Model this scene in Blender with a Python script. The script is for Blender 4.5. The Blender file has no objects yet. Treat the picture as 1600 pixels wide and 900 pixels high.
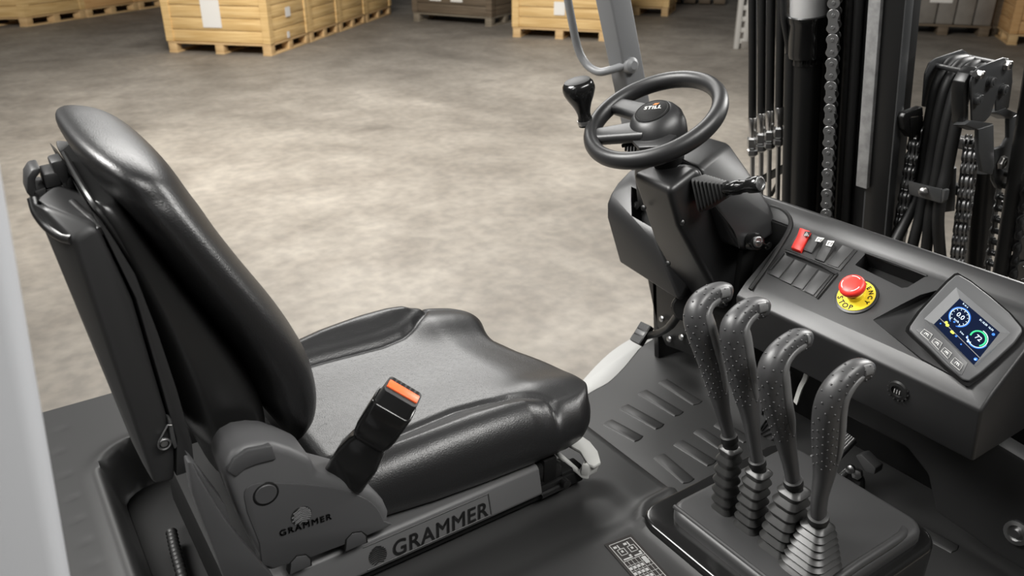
import bpy, bmesh, math, random
from mathutils import Vector, Matrix, Euler
random.seed(7)
C = bpy.context.scene.collection
PI = math.pi
V = Vector

# ------------------------------------------------------------------ camera frame (truck axes: X forward, Y left, Z up)
FPX = 1279.0
PITCH = math.atan(600 / FPX)
YAW = math.radians(56.05)
CAM = V((0, 0, 1.75))
FW = V((math.cos(YAW) * math.cos(PITCH), math.sin(YAW) * math.cos(PITCH), -math.sin(PITCH)))
RT = V((math.sin(YAW), -math.cos(YAW), 0))
UP = RT.cross(FW)


def ray(px, py):
    return FW * FPX + RT * (px - 800) + UP * (450 - py)


def A(px, py, Z=None, X=None, Y=None):
    """the point seen at a pixel of the 1600x900 photograph that lies on a plane of the truck"""
    d = ray(px, py)
    if Z is not None: t = (Z - CAM.z) / d.z
    elif X is not None: t = (X - CAM.x) / d.x
    else: t = (Y - CAM.y) / d.y
    return CAM + d * t


def on_plane(px, py, p0, n):
    d = ray(px, py)
    return CAM + d * ((p0 - CAM).dot(n) / d.dot(n))


# ------------------------------------------------------------------ materials
def mat(name, col, rough=0.5, metal=0.0, spec=0.5, bump=None, var=None, emit=None, coat=0.0):
    m = bpy.data.materials.new(name)
    m.use_nodes = True
    nt = m.node_tree
    b = nt.nodes['Principled BSDF']
    b.inputs['Base Color'].default_value = (*col, 1)
    b.inputs['Roughness'].default_value = rough
    b.inputs['Metallic'].default_value = metal
    b.inputs['Specular IOR Level'].default_value = spec
    if coat: b.inputs['Coat Weight'].default_value = coat; b.inputs['Coat Roughness'].default_value = 0.12
    if emit:
        b.inputs['Emission Color'].default_value = (*emit[0], 1)
        b.inputs['Emission Strength'].default_value = emit[1]
    tc = None
    if bump or var:
        tc = nt.nodes.new('ShaderNodeNewGeometry')
    if bump:                                    # (kind, scale, strength, distance)
        kind, sc, st, di = bump
        if kind == 'leather':
            t = nt.nodes.new('ShaderNodeTexVoronoi'); t.inputs['Scale'].default_value = sc
            t.feature = 'DISTANCE_TO_EDGE'
            out = t.outputs['Distance']
            n2 = nt.nodes.new('ShaderNodeTexNoise'); n2.inputs['Scale'].default_value = sc * .35
            mx = nt.nodes.new('ShaderNodeVectorMath'); mx.operation = 'MULTIPLY_ADD'
            nt.links.new(tc.outputs['Position'], n2.inputs['Vector'])
            nt.links.new(n2.outputs['Color'], mx.inputs[0])
            mx.inputs[1].default_value = (.01, .01, .01)
            nt.links.new(tc.outputs['Position'], mx.inputs[2])
            nt.links.new(mx.outputs[0], t.inputs['Vector'])
        else:
            t = nt.nodes.new('ShaderNodeTexNoise'); t.inputs['Scale'].default_value = sc
            t.inputs['Detail'].default_value = 3
            nt.links.new(tc.outputs['Position'], t.inputs['Vector'])
            out = t.outputs['Fac']
        bp = nt.nodes.new('ShaderNodeBump')
        bp.inputs['Strength'].default_value = st
        bp.inputs['Distance'].default_value = di
        nt.links.new(out, bp.inputs['Height'])
        nt.links.new(bp.outputs['Normal'], b.inputs['Normal'])
    if var:                                     # (scale, second colour)
        n = nt.nodes.new('ShaderNodeTexNoise'); n.inputs['Scale'].default_value = var[0]; n.inputs['Detail'].default_value = 4
        nt.links.new(tc.outputs['Position'], n.inputs['Vector'])
        r = nt.nodes.new('ShaderNodeValToRGB')
        r.color_ramp.elements[0].position = .35; r.color_ramp.elements[1].position = .65
        r.color_ramp.elements[0].color = (*col, 1); r.color_ramp.elements[1].color = (*var[1], 1)
        nt.links.new(n.outputs['Fac'], r.inputs['Fac'])
        nt.links.new(r.outputs['Color'], b.inputs['Base Color'])
    return m


M = {}
M['vinyl'] = mat('black vinyl', (.011, .011, .0115), .37, spec=.6, bump=('leather', 260, .35, .0009))
M['shell'] = mat('satin black shell', (.013, .013, .013), .3, bump=('noise', 900, .06, .0003))
M['plastic'] = mat('textured black plastic', (.017, .017, .0173), .48, bump=('noise', 1600, .25, .00012))
M['plastic_grey'] = mat('charcoal textured plastic', (.038, .038, .0385), .48, bump=('noise', 1500, .25, .00012))
M['rail'] = mat('grey moulded rail', (.085, .085, .086), .5, bump=('noise', 1500, .25, .00012))
M['cover'] = mat('charcoal cover plastic', (.082, .082, .084), .5, bump=('noise', 1500, .25, .00012))
M['cover_face'] = mat('dark cover face', (.05, .05, .0515), .52, bump=('noise', 1500, .25, .00012))
M['console'] = mat('charcoal console plastic', (.034, .034, .0345), .46, bump=('noise', 1500, .25, .00012))
M['dash'] = mat('charcoal dashboard plastic', (.0155, .0155, .016), .40, bump=('noise', 1500, .25, .00012))
M['gloss'] = mat('gloss black plastic', (.008, .008, .008), .17)
M['matte'] = mat('matte black', (.006, .006, .006), .65, spec=.2)
M['rubber'] = mat('black rubber', (.010, .010, .010), .5, spec=.4, bump=('noise', 700, .15, .0002))
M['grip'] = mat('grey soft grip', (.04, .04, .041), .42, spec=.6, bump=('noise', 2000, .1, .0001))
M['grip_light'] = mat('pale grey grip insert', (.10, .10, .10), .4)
M['boot'] = mat('dark rubber gaiter', (.022, .022, .0215), .4)
M['mat'] = mat('black floor mat', (.02, .02, .02), .48, spec=.35, bump=('noise', 450, .12, .0004))
M['paint'] = mat('black painted steel', (.008, .008, .008), .34, spec=.4, bump=('noise', 300, .05, .0005))
M['paint_grey'] = mat('dark grey steel', (.034, .035, .036), .4, bump=('noise', 300, .1, .0004))
M['worn'] = mat('worn steel', (.42, .42, .42), .5, .5, bump=('noise', 90, .15, .001), var=(40, (.30, .30, .30)))
M['steel'] = mat('bright steel', (.55, .54, .53), .28, 1.0)
M['zinc'] = mat('zinc plated steel', (.42, .42, .42), .33, 1.0)
M['chain'] = mat('oiled chain steel', (.10, .10, .10), .34, .85)
M['chain_light'] = mat('bare chain steel', (.30, .30, .30), .38, .8)
M['pin'] = mat('chain pin steel', (.10, .10, .10), .3, 1.0)
M['silver'] = mat('silver grey paint', (.47, .48, .50), .42, bump=('noise', 700, .05, .0002))
M['shaded_silver'] = mat('graphite grey paint', (.17, .173, .177), .42)  # silver pillar paint, darkened for the shade on the pillar's right face
M['lever_silver'] = mat('pale grey handle paint', (.55, .55, .53), .4)
M['red'] = mat('red plastic', (.72, .035, .025), .38)
M['yellow'] = mat('yellow plate', (.80, .62, .03), .45)
M['orange'] = mat('orange button', (.92, .13, .03), .4)
M['white'] = mat('white print', (.75, .75, .73), .5)
M['print_grey'] = mat('grey print', (.28, .28, .275), .55)
M['dark_print'] = mat('black print', (.01, .01, .01), .5)
M['label_brown'] = mat('dark label film', (.016, .014, .013), .6, spec=.25)
M['badge_orange'] = mat('orange print', (.75, .25, .05), .45)
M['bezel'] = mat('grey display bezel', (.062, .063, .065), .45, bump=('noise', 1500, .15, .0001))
M['bezel_lit'] = mat('lit grey bezel slope', (.15, .153, .157), .42)  # bezel grey made paler for slopes that catch the light
M['screen'] = mat('lit display glass', (.004, .006, .015), .15, spec=.2, emit=((.003, .010, .04), .5))
M['glow_white'] = mat('lit white pixels', (.5, .6, .7), .4, emit=((.65, .82, 1), .62))
M['glow_blue'] = mat('lit blue pixels', (.02, .1, .5), .4, emit=((.05, .28, .9), .6))
M['glow_green'] = mat('lit green pixels', (.02, .5, .15), .4, emit=((.05, .62, .22), 1.0))
M['glow_yellow'] = mat('lit yellow pixels', (.5, .5, .05), .4, emit=((.6, .66, .06), 1.0))
M['rod'] = mat('chromed rod', (.75, .75, .75), .42, .55)
M['step'] = mat('pale step paint', (.34, .34, .33), .45)


# ------------------------------------------------------------------ mesh helpers
def BM():
    return bmesh.new()


def bevel(bm, w, seg=2, ang=28, faces=None):
    bm.normal_update()
    ed = [e for e in bm.edges if len(e.link_faces) == 2 and e.calc_face_angle(0) > math.radians(ang)]
    if ed:
        bmesh.ops.bevel(bm, geom=ed, offset=w, segments=seg, profile=.5, affect='EDGES', clamp_overlap=True)
    return bm


def join(bm, other):
    me = bpy.data.meshes.new('t'); other.to_mesh(me); other.free()
    bm.from_mesh(me); bpy.data.meshes.remove(me)
    return bm


def box(bm, c, size, R=None, bev=0, seg=2):
    b = BM()
    bmesh.ops.create_cube(b, size=1)
    for v in b.verts:
        v.co = V((v.co.x * size[0], v.co.y * size[1], v.co.z * size[2]))
    if bev: bevel(b, bev, seg)
    if R is not None: bmesh.ops.transform(b, matrix=R.to_4x4(), verts=b.verts)
    bmesh.ops.translate(b, vec=V(c), verts=b.verts)
    return join(bm, b)


def frame(x, y=None, z=None):
    """rotation whose columns are the given axes; the missing one is completed"""
    x = V(x).normalized()
    if y is None:
        y = z.cross(x).normalized()
    else:
        y = (V(y) - x * x.dot(V(y))).normalized()
    z = x.cross(y)
    return Matrix((x, y, z)).transposed()


def prism(bm, pts, vec, bev=0, seg=2):
    b = BM()
    vs = [b.verts.new(p) for p in pts]
    f = b.faces.new(vs)
    r = bmesh.ops.extrude_face_region(b, geom=[f])
    bmesh.ops.translate(b, vec=V(vec), verts=[e for e in r['geom'] if isinstance(e, bmesh.types.BMVert)])
    bmesh.ops.recalc_face_normals(b, faces=b.faces)
    if bev: bevel(b, bev, seg)
    return join(bm, b)


def loft(bm, rings, cap=True, closed=True):
    vr = [[bm.verts.new(p) for p in r] for r in rings]
    n = len(vr[0])
    fs = []
    for a, b in zip(vr, vr[1:]):
        for i in range(n if closed else n - 1):
            j = (i + 1) % n
            fs.append(bm.faces.new((a[i], a[j], b[j], b[i])))
    if cap:
        fs.append(bm.faces.new(vr[0][::-1])); fs.append(bm.faces.new(vr[-1]))
    bmesh.ops.recalc_face_normals(bm, faces=fs)
    return bm


def spline(pts, n=8):
    """Catmull-Rom through points (Vectors or tuples of any size)"""
    P = [V(p) for p in pts]
    P = [P[0] * 2 - P[1]] + P + [P[-1] * 2 - P[-2]]
    out = []
    for i in range(1, len(P) - 2):
        for k in range(n):
            t = k / n
            a, b, c, d = P[i - 1:i + 3]
            out.append(.5 * ((2 * b) + (c - a) * t + (2 * a - 5 * b + 4 * c - d) * t * t + (3 * b - a - 3 * c + d) * t ** 3))
    out.append(P[-2])
    return out


def spline1(vals, n=8):
    return [v[0] for v in spline([(v, 0, 0) for v in vals], n)]


def tube(bm, pts, r, seg=14, cap=True, ref=None, flat=1.0):
    pts = [V(p) for p in pts]
    rr = r if isinstance(r, (list, tuple)) else [r] * len(pts)
    rings = []
    nrm = None
    for i, p in enumerate(pts):
        d = (pts[min(i + 1, len(pts) - 1)] - pts[max(i - 1, 0)]).normalized()
        if nrm is None:
            nrm = V(ref) if ref is not None else (V((0, 0, 1)) if abs(d.z) < .9 else V((0, 1, 0)))
        nrm = (nrm - d * nrm.dot(d)).normalized()
        bn = d.cross(nrm)
        rings.append([p + nrm * (rr[i] * math.cos(2 * PI * k / seg)) + bn * (rr[i] * flat * math.sin(2 * PI * k / seg)) for k in range(seg)])
    return loft(bm, rings, cap)


def lathe(bm, prof, o, axis, seg=24, cap=True, xdir=None, sq=1.0):
    z = V(axis).normalized()
    x = V(xdir) if xdir is not None else (V((1, 0, 0)) if abs(z.x) < .9 else V((0, 1, 0)))
    x = (x - z * x.dot(z)).normalized(); y = z.cross(x)
    o = V(o)
    rings = [[o + z * h + x * (max(r, 1e-5) * math.cos(2 * PI * k / seg)) + y * (max(r, 1e-5) * sq * math.sin(2 * PI * k / seg)) for k in range(seg)] for r, h in prof]
    return loft(bm, rings, cap)


def hull(bm, pts, bev=0, seg=3):
    b = BM()
    for p in pts: b.verts.new(p)
    r = bmesh.ops.convex_hull(b, input=b.verts)
    dele = [e for e in r.get('geom_interior', []) if isinstance(e, bmesh.types.BMVert)]
    if dele: bmesh.ops.delete(b, geom=dele, context='VERTS')
    bmesh.ops.dissolve_limit(b, angle_limit=math.radians(3), verts=b.verts, edges=b.edges)
    bmesh.ops.recalc_face_normals(b, faces=b.faces)
    if bev: bevel(b, bev, seg)
    return join(bm, b)


def rsq(a, b, r, n=4):
    """rounded rectangle, half sizes a b"""
    out = []
    for cx, cy, s in ((a - r, b - r, 0), (-a + r, b - r, 1), (-a + r, -b + r, 2), (a - r, -b + r, 3)):
        for k in range(n + 1):
            t = (s + k / n) * PI / 2
            out.append((cx + r * math.cos(t), cy + r * math.sin(t)))
    return out


# ------------------------------------------------------------------ objects
def thing(name, label, cat, loc=(0, 0, 0), group=None):
    o = bpy.data.objects.new(name, None)
    C.objects.link(o); o.location = loc; o.empty_display_size = .05
    o['label'] = label; o['category'] = cat
    if group: o['group'] = group
    return o


def tag(o, label, cat, group=None):
    o['label'] = label; o['category'] = cat
    if group: o['group'] = group
    return o


def origin_of(p):
    o = V((0, 0, 0))
    while p is not None:
        o = o + V(p.location); p = p.parent
    return o


def obj(name, bm, m, parent=None, smooth=38, sub=0, label=None):
    me = bpy.data.meshes.new(name)
    if parent is not None:
        bmesh.ops.translate(bm, vec=-origin_of(parent), verts=bm.verts)
    bm.normal_update()
    bm.to_mesh(me); bm.free()
    me.shade_smooth()
    if smooth < 180: me.set_sharp_from_angle(angle=math.radians(smooth))
    me.materials.append(M[m] if isinstance(m, str) else m)
    o = bpy.data.objects.new(name, me)
    C.objects.link(o)
    if parent is not None: o.parent = parent
    if sub:
        s = o.modifiers.new('smooth', 'SUBSURF'); s.levels = sub; s.render_levels = sub
    if label: o['label'] = label
    return o


def text_bm(s, size, o, xd, yd, ext=.0008, bold=.0, align='LEFT', spacing=1.0):
    cu = bpy.data.curves.new('t', 'FONT')
    cu.body = s; cu.size = size; cu.extrude = ext; cu.align_x = align; cu.space_character = spacing
    ob = bpy.data.objects.new('t', cu); C.objects.link(ob)
    bpy.context.view_layer.update()
    me = bpy.data.meshes.new_from_object(ob.evaluated_get(bpy.context.evaluated_depsgraph_get()))
    bpy.data.objects.remove(ob); bpy.data.curves.remove(cu)
    b = BM(); b.from_mesh(me)
    if bold:                                    # heavier strokes: the outline again, shifted a little to both sides
        for dx, dy in ((-bold, 0), (bold, 0), (0, bold), (0, -bold)):
            k = BM(); k.from_mesh(me); bmesh.ops.translate(k, vec=(dx, dy, 0), verts=k.verts); join(b, k)
    bpy.data.meshes.remove(me)
    xd = V(xd).normalized(); yd = V(yd); zd = xd.cross(yd).normalized()
    R = Matrix((xd, yd, zd)).transposed().to_4x4()
    bmesh.ops.transform(b, matrix=Matrix.Translation(V(o)) @ R, verts=b.verts)
    return b


def copy_tree(o, parent=None):
    c = o.copy(); C.objects.link(c); c.parent = parent
    for ch in list(o.children): copy_tree(ch, c)
    return c
# ------------------------------------------------------------------ driver seat
SY = 1.22
seat = thing('driver_seat', 'black vinyl driver seat with tall backrest and seat belt buckle on the hood', 'seat', (.4, SY, .75))


def sm(t):
    t = max(0, min(1, t)); return t * t * (3 - 2 * t)


def lerp_tab(tab, x):
    if x <= tab[0][0]: return tab[0][1]
    for (a, p), (b, q) in zip(tab, tab[1:]):
        if x <= b:
            t = sm((x - a) / (b - a)) if False else (x - a) / (b - a)
            return p + (q - p) * t
    return tab[-1][1]


def cushion():
    bm = BM()
    XB, XF = .335, .882
    HW = [(.30, .235), (.40, .25), (.50, .264), (.60, .271), (.70, .274), (.78, .272), (.82, .264), (.85, .25), (.882, .225)]
    SEAM = [(.30, .16), (.48, .155), (.60, .146), (.66, .155), (.70, .172), (.74, .205), (.775, .25), (.80, .30), (.9, .40)]
    NS, NQ = 110, 90
    rx, rz = .075, 1
    rings = []
    for i in range(NS + 1):
        u = i / NS
        nose = max(0, (u - .80) / .20)
        a = nose * math.radians(88)
        # arc length to X
        if u < .80: X = XB + (XF - rx - XB) * u / .80
        else: X = XF - rx + rx * math.sin(a)
        back = max(0, (.05 - u) / .05)
        hw = lerp_tab(HW, X); s = lerp_tab(SEAM, X)
        r = .052
        zc = .888
        ring = []

        def ztop(y):
            ay = abs(y)
            k = sm((ay - s) / .075)
            z = .934 + .034 * k * (1 - sm((X - .70) / .12) * .75)
            z += .004 * math.exp(-((ay - s - .018) / .014) ** 2) - .006 * math.exp(-((ay - s + .002) / .008) ** 2)
            z -= .008 * math.exp(-(y / .11) ** 2)
            z += .014 * sm((X - .66) / .1) * math.exp(-((ay - .17) / .05) ** 2)
            z -= .016 * sm((X - .74) / .12)
            return z
        half = []
        for q in range(NQ + 1):
            t = q / NQ
            if t <= .62:
                y = (hw - r) * t / .62; z = ztop(y)
            else:
                b = (t - .62) / .38 * math.radians(150)
                z0 = ztop(hw - r)
                hh = (z0 - .845) / 1.8
                y = hw - r + r * math.sin(b); z = z0 - hh * (1 - math.cos(b))
            half.append((y, z))
        half.append((hw - .07, .842)); half.append((0, .842))
        full = [(-y, z) for y, z in half[::-1][1:]] + half[1:-1]
        sc = max(.02, math.cos(a)) ** .62
        bk = math.sqrt(max(.0, 1 - (back * .92) ** 2))
        for y, z in full:
            z2 = zc + (z - zc) * sc * bk
            y2 = y * (1 - .16 * (1 - sc))
            vy = abs(y) / hw
            lobe = -.050 * math.exp(-((y - .10) / .12) ** 2)
            lobe -= .02 * sm((vy - .8) / .2)
            ring.append((X + lobe * sm((u - .35) / .6), SY + y2, z2))
        rings.append(ring)
    loft(bm, rings)
    return bm


obj('seat_cushion', cushion(), 'vinyl', seat, 60)

# backrest cushion: rear and front outline of its right side, and the half width at each height
ST = [((440, 672), (452, 676), 1.10), ((424, 660), (478, 664), 1.045), ((412, 640), (499, 640), 1.015), ((398, 602), (504, 600), 1.0), ((360, 548), (491, 548), .99),
      ((300, 478), (452, 484), .985), ((238, 398), (390, 410), .985), ((188, 338), (330, 336), .99), ((164, 308), (298, 292), 1.0)]


def backrest():
    bm = BM()
    R_ = spline([A(*r, Y=y) for r, f, y in ST], 4)
    F_ = spline([A(*f, Y=y + .06) for r, f, y in ST], 4)
    N = 40
    rings = []
    for i, (r, f) in enumerate(zip(R_, F_)):
        hw = SY - r.y
        mid = V(((r.x + f.x) / 2, 0, (r.z + f.z) / 2))
        n = V(((f.x - r.x) / 2, 0, (f.z - r.z) / 2))
        d = n.length; n.normalize()
        t = i / (len(R_) - 1)
        rec = .05 * math.sin(PI * min(1, max(0, (t - .04) / .8))) ** .7 if t < .84 else .0
        ring = []
        for k in range(N):
            a = 2 * PI * k / N
            c, s = math.cos(a), math.sin(a)
            y = hw * math.copysign(abs(c) ** .72, c)
            e = d * math.copysign(abs(s) ** .85, s)
            if s > 0: e -= rec * (1 - sm((abs(y) / hw - .25) / .45)) * min(1, s * 1.5)
            p = mid + n * e
            ring.append((p.x, SY + y, p.z))
        rings.append(ring)
    def shrink(r0, r1, steps):
        c0 = sum((V(p) for p in r0), V((0, 0, 0))) / N; c1 = sum((V(p) for p in r1), V((0, 0, 0))) / N
        u = (c0 - c1).normalized()
        return [[c0 + (V(p) - c0) * s + u * h for p in r0] for s, h in steps]
    rings = shrink(rings[0], rings[1], ((.3, .012), (.72, .008)))+ rings + shrink(rings[-1], rings[-2], ((.985, .014), (.95, .027), (.88, .037), (.77, .045), (.6, .051), (.35, .055)))
    loft(bm, rings)
    return bm


obj('backrest_cushion', backrest(), 'vinyl', seat, 180, 1)

# rear shell behind the cushion
SH = [((140, 312), (180, 312), 1.06), ((143, 318), (195, 325), 1.045), ((158, 345), (228, 370), 1.035), ((185, 400), (280, 440), 1.03), ((222, 480), (345, 520), 1.025),
      ((255, 560), (395, 585), 1.025), ((280, 630), (428, 640), 1.03), ((303, 690), (436, 680), 1.04), ((330, 725), (430, 715), 1.06), ((345, 760), (420, 745), 1.07)]


def shell():
    bm = BM()
    R_ = spline([A(*r, Y=y) for r, f, y in SH], 4); F_ = spline([A(*f, Y=y) for r, f, y in SH], 4)
    rings = []
    for r, f in zip(R_, F_):
        hw = SY - r.y
        ring = []
        for u, v in rsq(1, 1, .55, 5):
            m_ = (r + f) * .5; h = (f - r) * .5
            p = m_ + h * u
            ring.append((p.x, SY + v * hw, p.z))
        rings.append(ring)
    loft(bm, rings)
    return bm


obj('backrest_shell', shell(), 'shell', seat, 180, 1)
b = BM()
tube(b, spline([A(x, y, Y=yy) for x, y, yy in ((100, 240, 1.26), (112, 262, 1.18), (128, 290, 1.10), (146, 318, 1.055), (170, 350, 1.042), (205, 402, 1.038), (240, 452, 1.036))], 6), .004, 8)
obj('shell_rim', b, 'shell', seat)


# document box on the back: profile in the side view, chamfered towards the rear
def box_prism(pxs, ya, yb, bev=.006):
    b = BM()
    prism(b, [A(x, y, Y=ya) for x, y in pxs], (0, yb - ya, 0), bev)
    return b


bx = BM()
YB2 = 1.42
side = [A(x, y, Y=1.0) for x, y in ((114, 376), (152, 352), (207, 470), (246, 600), (272, 690), (273, 752), (242, 758))]
rr = [A(x, y, Y=1.055) for x, y in ((49, 310), (206, 690), (226, 730))] + [A(76, 312, Y=1.12), A(125, 322, Y=1.12)]
pts = side + rr + [V((p.x + .035, 1.38, p.z - .04)) for p in side]
hull(bx, pts, .007, 3)
dbox = obj('document_box', bx, 'plastic', seat)
# carrying grip on top of the box
def br(pts, r):
    b = BM(); tube(b, spline([A(x, y, Y=yy) for x, y, yy in pts], 5), r, 10); return b
obj('box_grip', br(((52, 310, 1.07), (59, 332, 1.06), (76, 354, 1.045), (97, 369, 1.025), (115, 374, 1.008)), .007), 'shell', dbox)
obj('box_grip', br(((114, 318, 1.10), (126, 330, 1.07), (141, 344, 1.035), (156, 362, 1.005)), .006), 'shell', dbox)
b = BM()
prism(b, [A(x, y, Y=yy) for x, y, yy in ((72, 322, 1.10), (102, 318, 1.10), (142, 354, 1.03), (122, 366, 1.02), (92, 352, 1.05))], (0, 0, -.004), .001)
obj('grip_recess', b, 'matte', dbox)
# front frame of the box: narrow strip beyond the seam
b = BM()
st = [A(x, y, Y=1.0) for x, y in ((153, 346), (168, 360), (185, 385), (212, 430), (247, 520), (277, 610), (300, 690), (305, 735), (275, 745), (276, 688), (250, 596), (212, 466))]
prism(b, st, (0, .42, 0), .004)
obj('box_frame', b, 'plastic', seat)
# torsion spring latch
b = BM()
c0 = A(256, 692, Y=.994)
xd, zd = V((1, 0, -.1)).normalized(), V((.1, 0, 1)).normalized()
pts = []
for k in range(60):
    a = k / 59 * 2 * PI * 2.6
    pts.append(c0 + (xd * math.cos(a) + zd * math.sin(a)) * .0075 + V((0, .002 * k / 59 - .004, 0)))
tube(b, pts, .0014, 6)
tube(b, [pts[0] + V((-.015, 0, .0)), A(248, 690, Y=.988), A(262, 664, Y=.988), A(268, 664, Y=.99)], .0013, 6)
lathe(b, [(.0045, 0), (.0045, .004)], c0 + V((0, -.003, 0)), (0, 1, 0), 12)
obj('latch_spring', b, 'zinc', dbox)
b = BM()
prism(b, [A(x, y, Y=.992) for x, y in ((263, 655), (268, 656), (277, 698), (273, 702), (268, 690))], (0, .015, 0), .001)
obj('latch_plate', b, 'plastic_grey', dbox)

# black bracket for the backrest extension on top of the box
b = BM()
for q, w_ in ((((42, 303), (42, 278), (50, 265), (64, 262), (62, 272), (55, 281), (57, 298), (66, 303), (64, 311), (52, 311)), .05), (((47, 300), (72, 292), (76, 318), (50, 318)), .06), (((66, 273), (92, 268), (97, 290), (72, 296)), .05),
              (((72, 296), (104, 288), (110, 316), (75, 322)), .05), (((79, 254), (98, 249), (106, 262), (110, 290), (104, 298), (84, 270)), .04), (((95, 285), (112, 275), (120, 306), (108, 312)), .05)):
    prism(b, [A(x, y, Y=1.20) for x, y in q], (0, w_, 0), .003)
obj('extension_bracket', b, 'plastic', seat)

# side cover of the backrest hinge
COV = [(352, 742), (353, 722), (366, 707), (384, 697), (408, 693), (430, 694), (455, 702), (488, 717), (496, 741), (552, 755), (585, 770), (602, 786), (609, 802), (606, 828), (420, 897), (395, 850), (372, 800)]
b = BM()
cv = [A(x, y, Y=.945) for x, y in COV]
prism(b, cv, (0, .075, 0), .011, 4)
cover = obj('hinge_cover', b, 'cover', seat, 50)
b = BM()
inner = [(386, 800), (382, 770), (398, 757), (430, 755), (480, 758), (530, 765), (566, 777), (588, 793), (600, 815), (601, 826), (428, 888), (406, 850)]
prism(b, [A(p.x, p.y, Y=.943) for p in spline([(x, y, 0) for x, y in inner], 3)], (0, .03, 0), .0015, 2)
obj('cover_panel', b, 'cover_face', cover, 40)
b = BM()
prism(b, [A(x, y, Y=.9405) for x, y in ((355, 737), (366, 718), (386, 704), (425, 697), (433, 718), (402, 726), (384, 733), (369, 746))], (0, .02, .0), .0025)
obj('cover_cap', b, 'cover_face', cover)


def disc_px(cx, cy, r, Y, h):
    b = BM()
    lathe(b, [(r * .93, 0), (r, .001), (r, h)], A(cx, cy, Y=Y), (0, 1, 0), 28)
    return b


obj('button_ring', disc_px(416, 773, .0185, .9418, .006), 'matte', cover)
obj('cover_button', disc_px(416, 773, .0155, .9405, .008), 'cover_face', cover)
for px, py in ((470, 882), (557, 846)):
    for nm, g, yy, mm in (('cap_groove', 0, .9418, 'matte'), ('cover_plug', 2.2, .9408, 'cover_face')):
        b = BM()
        outl = [(px - 19 + g, py + 16), (px - 17 + g, py - 2), (px - 6, py - 14 + g), (px + 8, py - 16 + g), (px + 17 - g, py - 10 + g), (px + 18 - g, py + 2)]
        prism(b, [A(x, y, Y=yy) for x, y in outl], (0, .012, 0), .0008)
        obj(nm, b, mm, cover)
# emblem and lettering pressed in the cover
b = BM()
e0 = A(471, 806, Y=.942)
for k in range(-4, 5):
    z = k * .0031
    w = math.sqrt(max(0, .0145 ** 2 - z * z))
    tube(b, [e0 + V((-w + (0 if k % 2 else .003), 0, z - .0015)), e0 + V((0, 0, z + .0025)), e0 + V((w, 0, z - .001))], .00115, 6)
obj('emblem_lines', b, 'cover', cover)
b = BM(); lathe(b, [(.0155, 0), (.0155, .003)], e0 + V((0, .0002, 0)), (0, 1, 0), 28); obj('emblem', b, 'dark_print', cover)
t0 = A(437, 838, Y=.942); t1 = A(510, 813, Y=.942)
b = text_bm('GRAMMER', .0145, t0, t1 - t0, V((0, 0, 1)), .0006, .0004, spacing=1.25)
obj('cover_lettering', b, 'dark_print', cover)

# curved side bracket behind the cover
b = BM()
sb = [(292, 722), (300, 722), (312, 748), (338, 790), (352, 812), (372, 838), (396, 866), (430, 905), (352, 910), (338, 870), (318, 820), (300, 772)]
prism(b, [A(x, y, Y=.93) for x, y in sb], (0, .02, 0), .004)
prism(b, [A(x, y, Y=.945) for x, y in ((297, 720), (304, 726), (352, 790), (366, 835), (340, 800))], (0, .03, 0), .004)
obj('side_bracket', b, 'cover_face', seat)

# adjusting rail with raised lettering
ra, rb = A(372, 905, Y=.965), A(884, 722, Y=.965)
zt = .832
rail_top0, rail_top1 = V((.16, .965, zt)), V((.80, .965, zt))
b = BM()
prof = [(.951, .782), (.949, .788), (.960, .834), (.966, .838), (1.0, .838), (1.0, .782)]
prism(b, [(.13, y, z) for y, z in prof], (.575, 0, 0), .002)
rail = obj('seat_rail', b, 'rail', seat)
nrm = V((0, -.046, .011)).normalized()
upv = V((0, .011, .046)).normalized()


def on_rail(px, py):
    return on_plane(px, py, V((0, .949, .788)), nrm)


t0, t1 = on_rail(612, 862), on_rail(762, 799)
xd = (t1 - t0)
b = text_bm('GRAMMER', .037, V((t0.x, .9505, .7915)) + nrm * .0005, V((1, 0, 0)), upv, .0012, .0009, spacing=1.08)
w = max(v.co.x for v in b.verts) - min(v.co.x for v in b.verts)
x0 = min(v.co.x for v in b.verts)
for v in b.verts:
    f = (v.co.z - .7915) / .04
    v.co.x = t0.x + (v.co.x - x0) * (t1.x - t0.x) / w + f * .006
obj('rail_lettering', b, 'plastic', rail, 20)
b = BM()
c0 = on_rail(590, 867)
for k in range(-4, 5):
    z = k * .0033; w = math.sqrt(max(0, .0155 ** 2 - z * z))
    tube(b, [c0 + V((-w, 0, 0)) + upv * (z - .0015) + nrm * .0008, c0 + upv * (z + .002) + nrm * .0008, c0 + V((w, 0, 0)) + upv * (z - .001) + nrm * .0008], .0011, 6)
obj('rail_emblem', b, 'matte', rail)
b = BM()
q = [on_rail(*p) + nrm * .0006 for p in ((574, 882), (768, 802), (763, 776), (600, 846))]
x0, x1 = t0.x - .045, t1.x + .006
lo_, hi_ = V((0, .9492, .7895)) + nrm * .0005, V((0, .9588, .8290)) + nrm * .0005
for p, q in ((V((x0, 0, 0)) + lo_, V((x1, 0, 0)) + lo_), (V((x1, 0, 0)) + lo_, V((x1, 0, 0)) + hi_), (V((x0, 0, 0)) + hi_, V((x1, 0, 0)) + hi_)):
    tube(b, [p, q], .0012, 6)
obj('rail_border', b, 'plastic_grey', rail)
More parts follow.
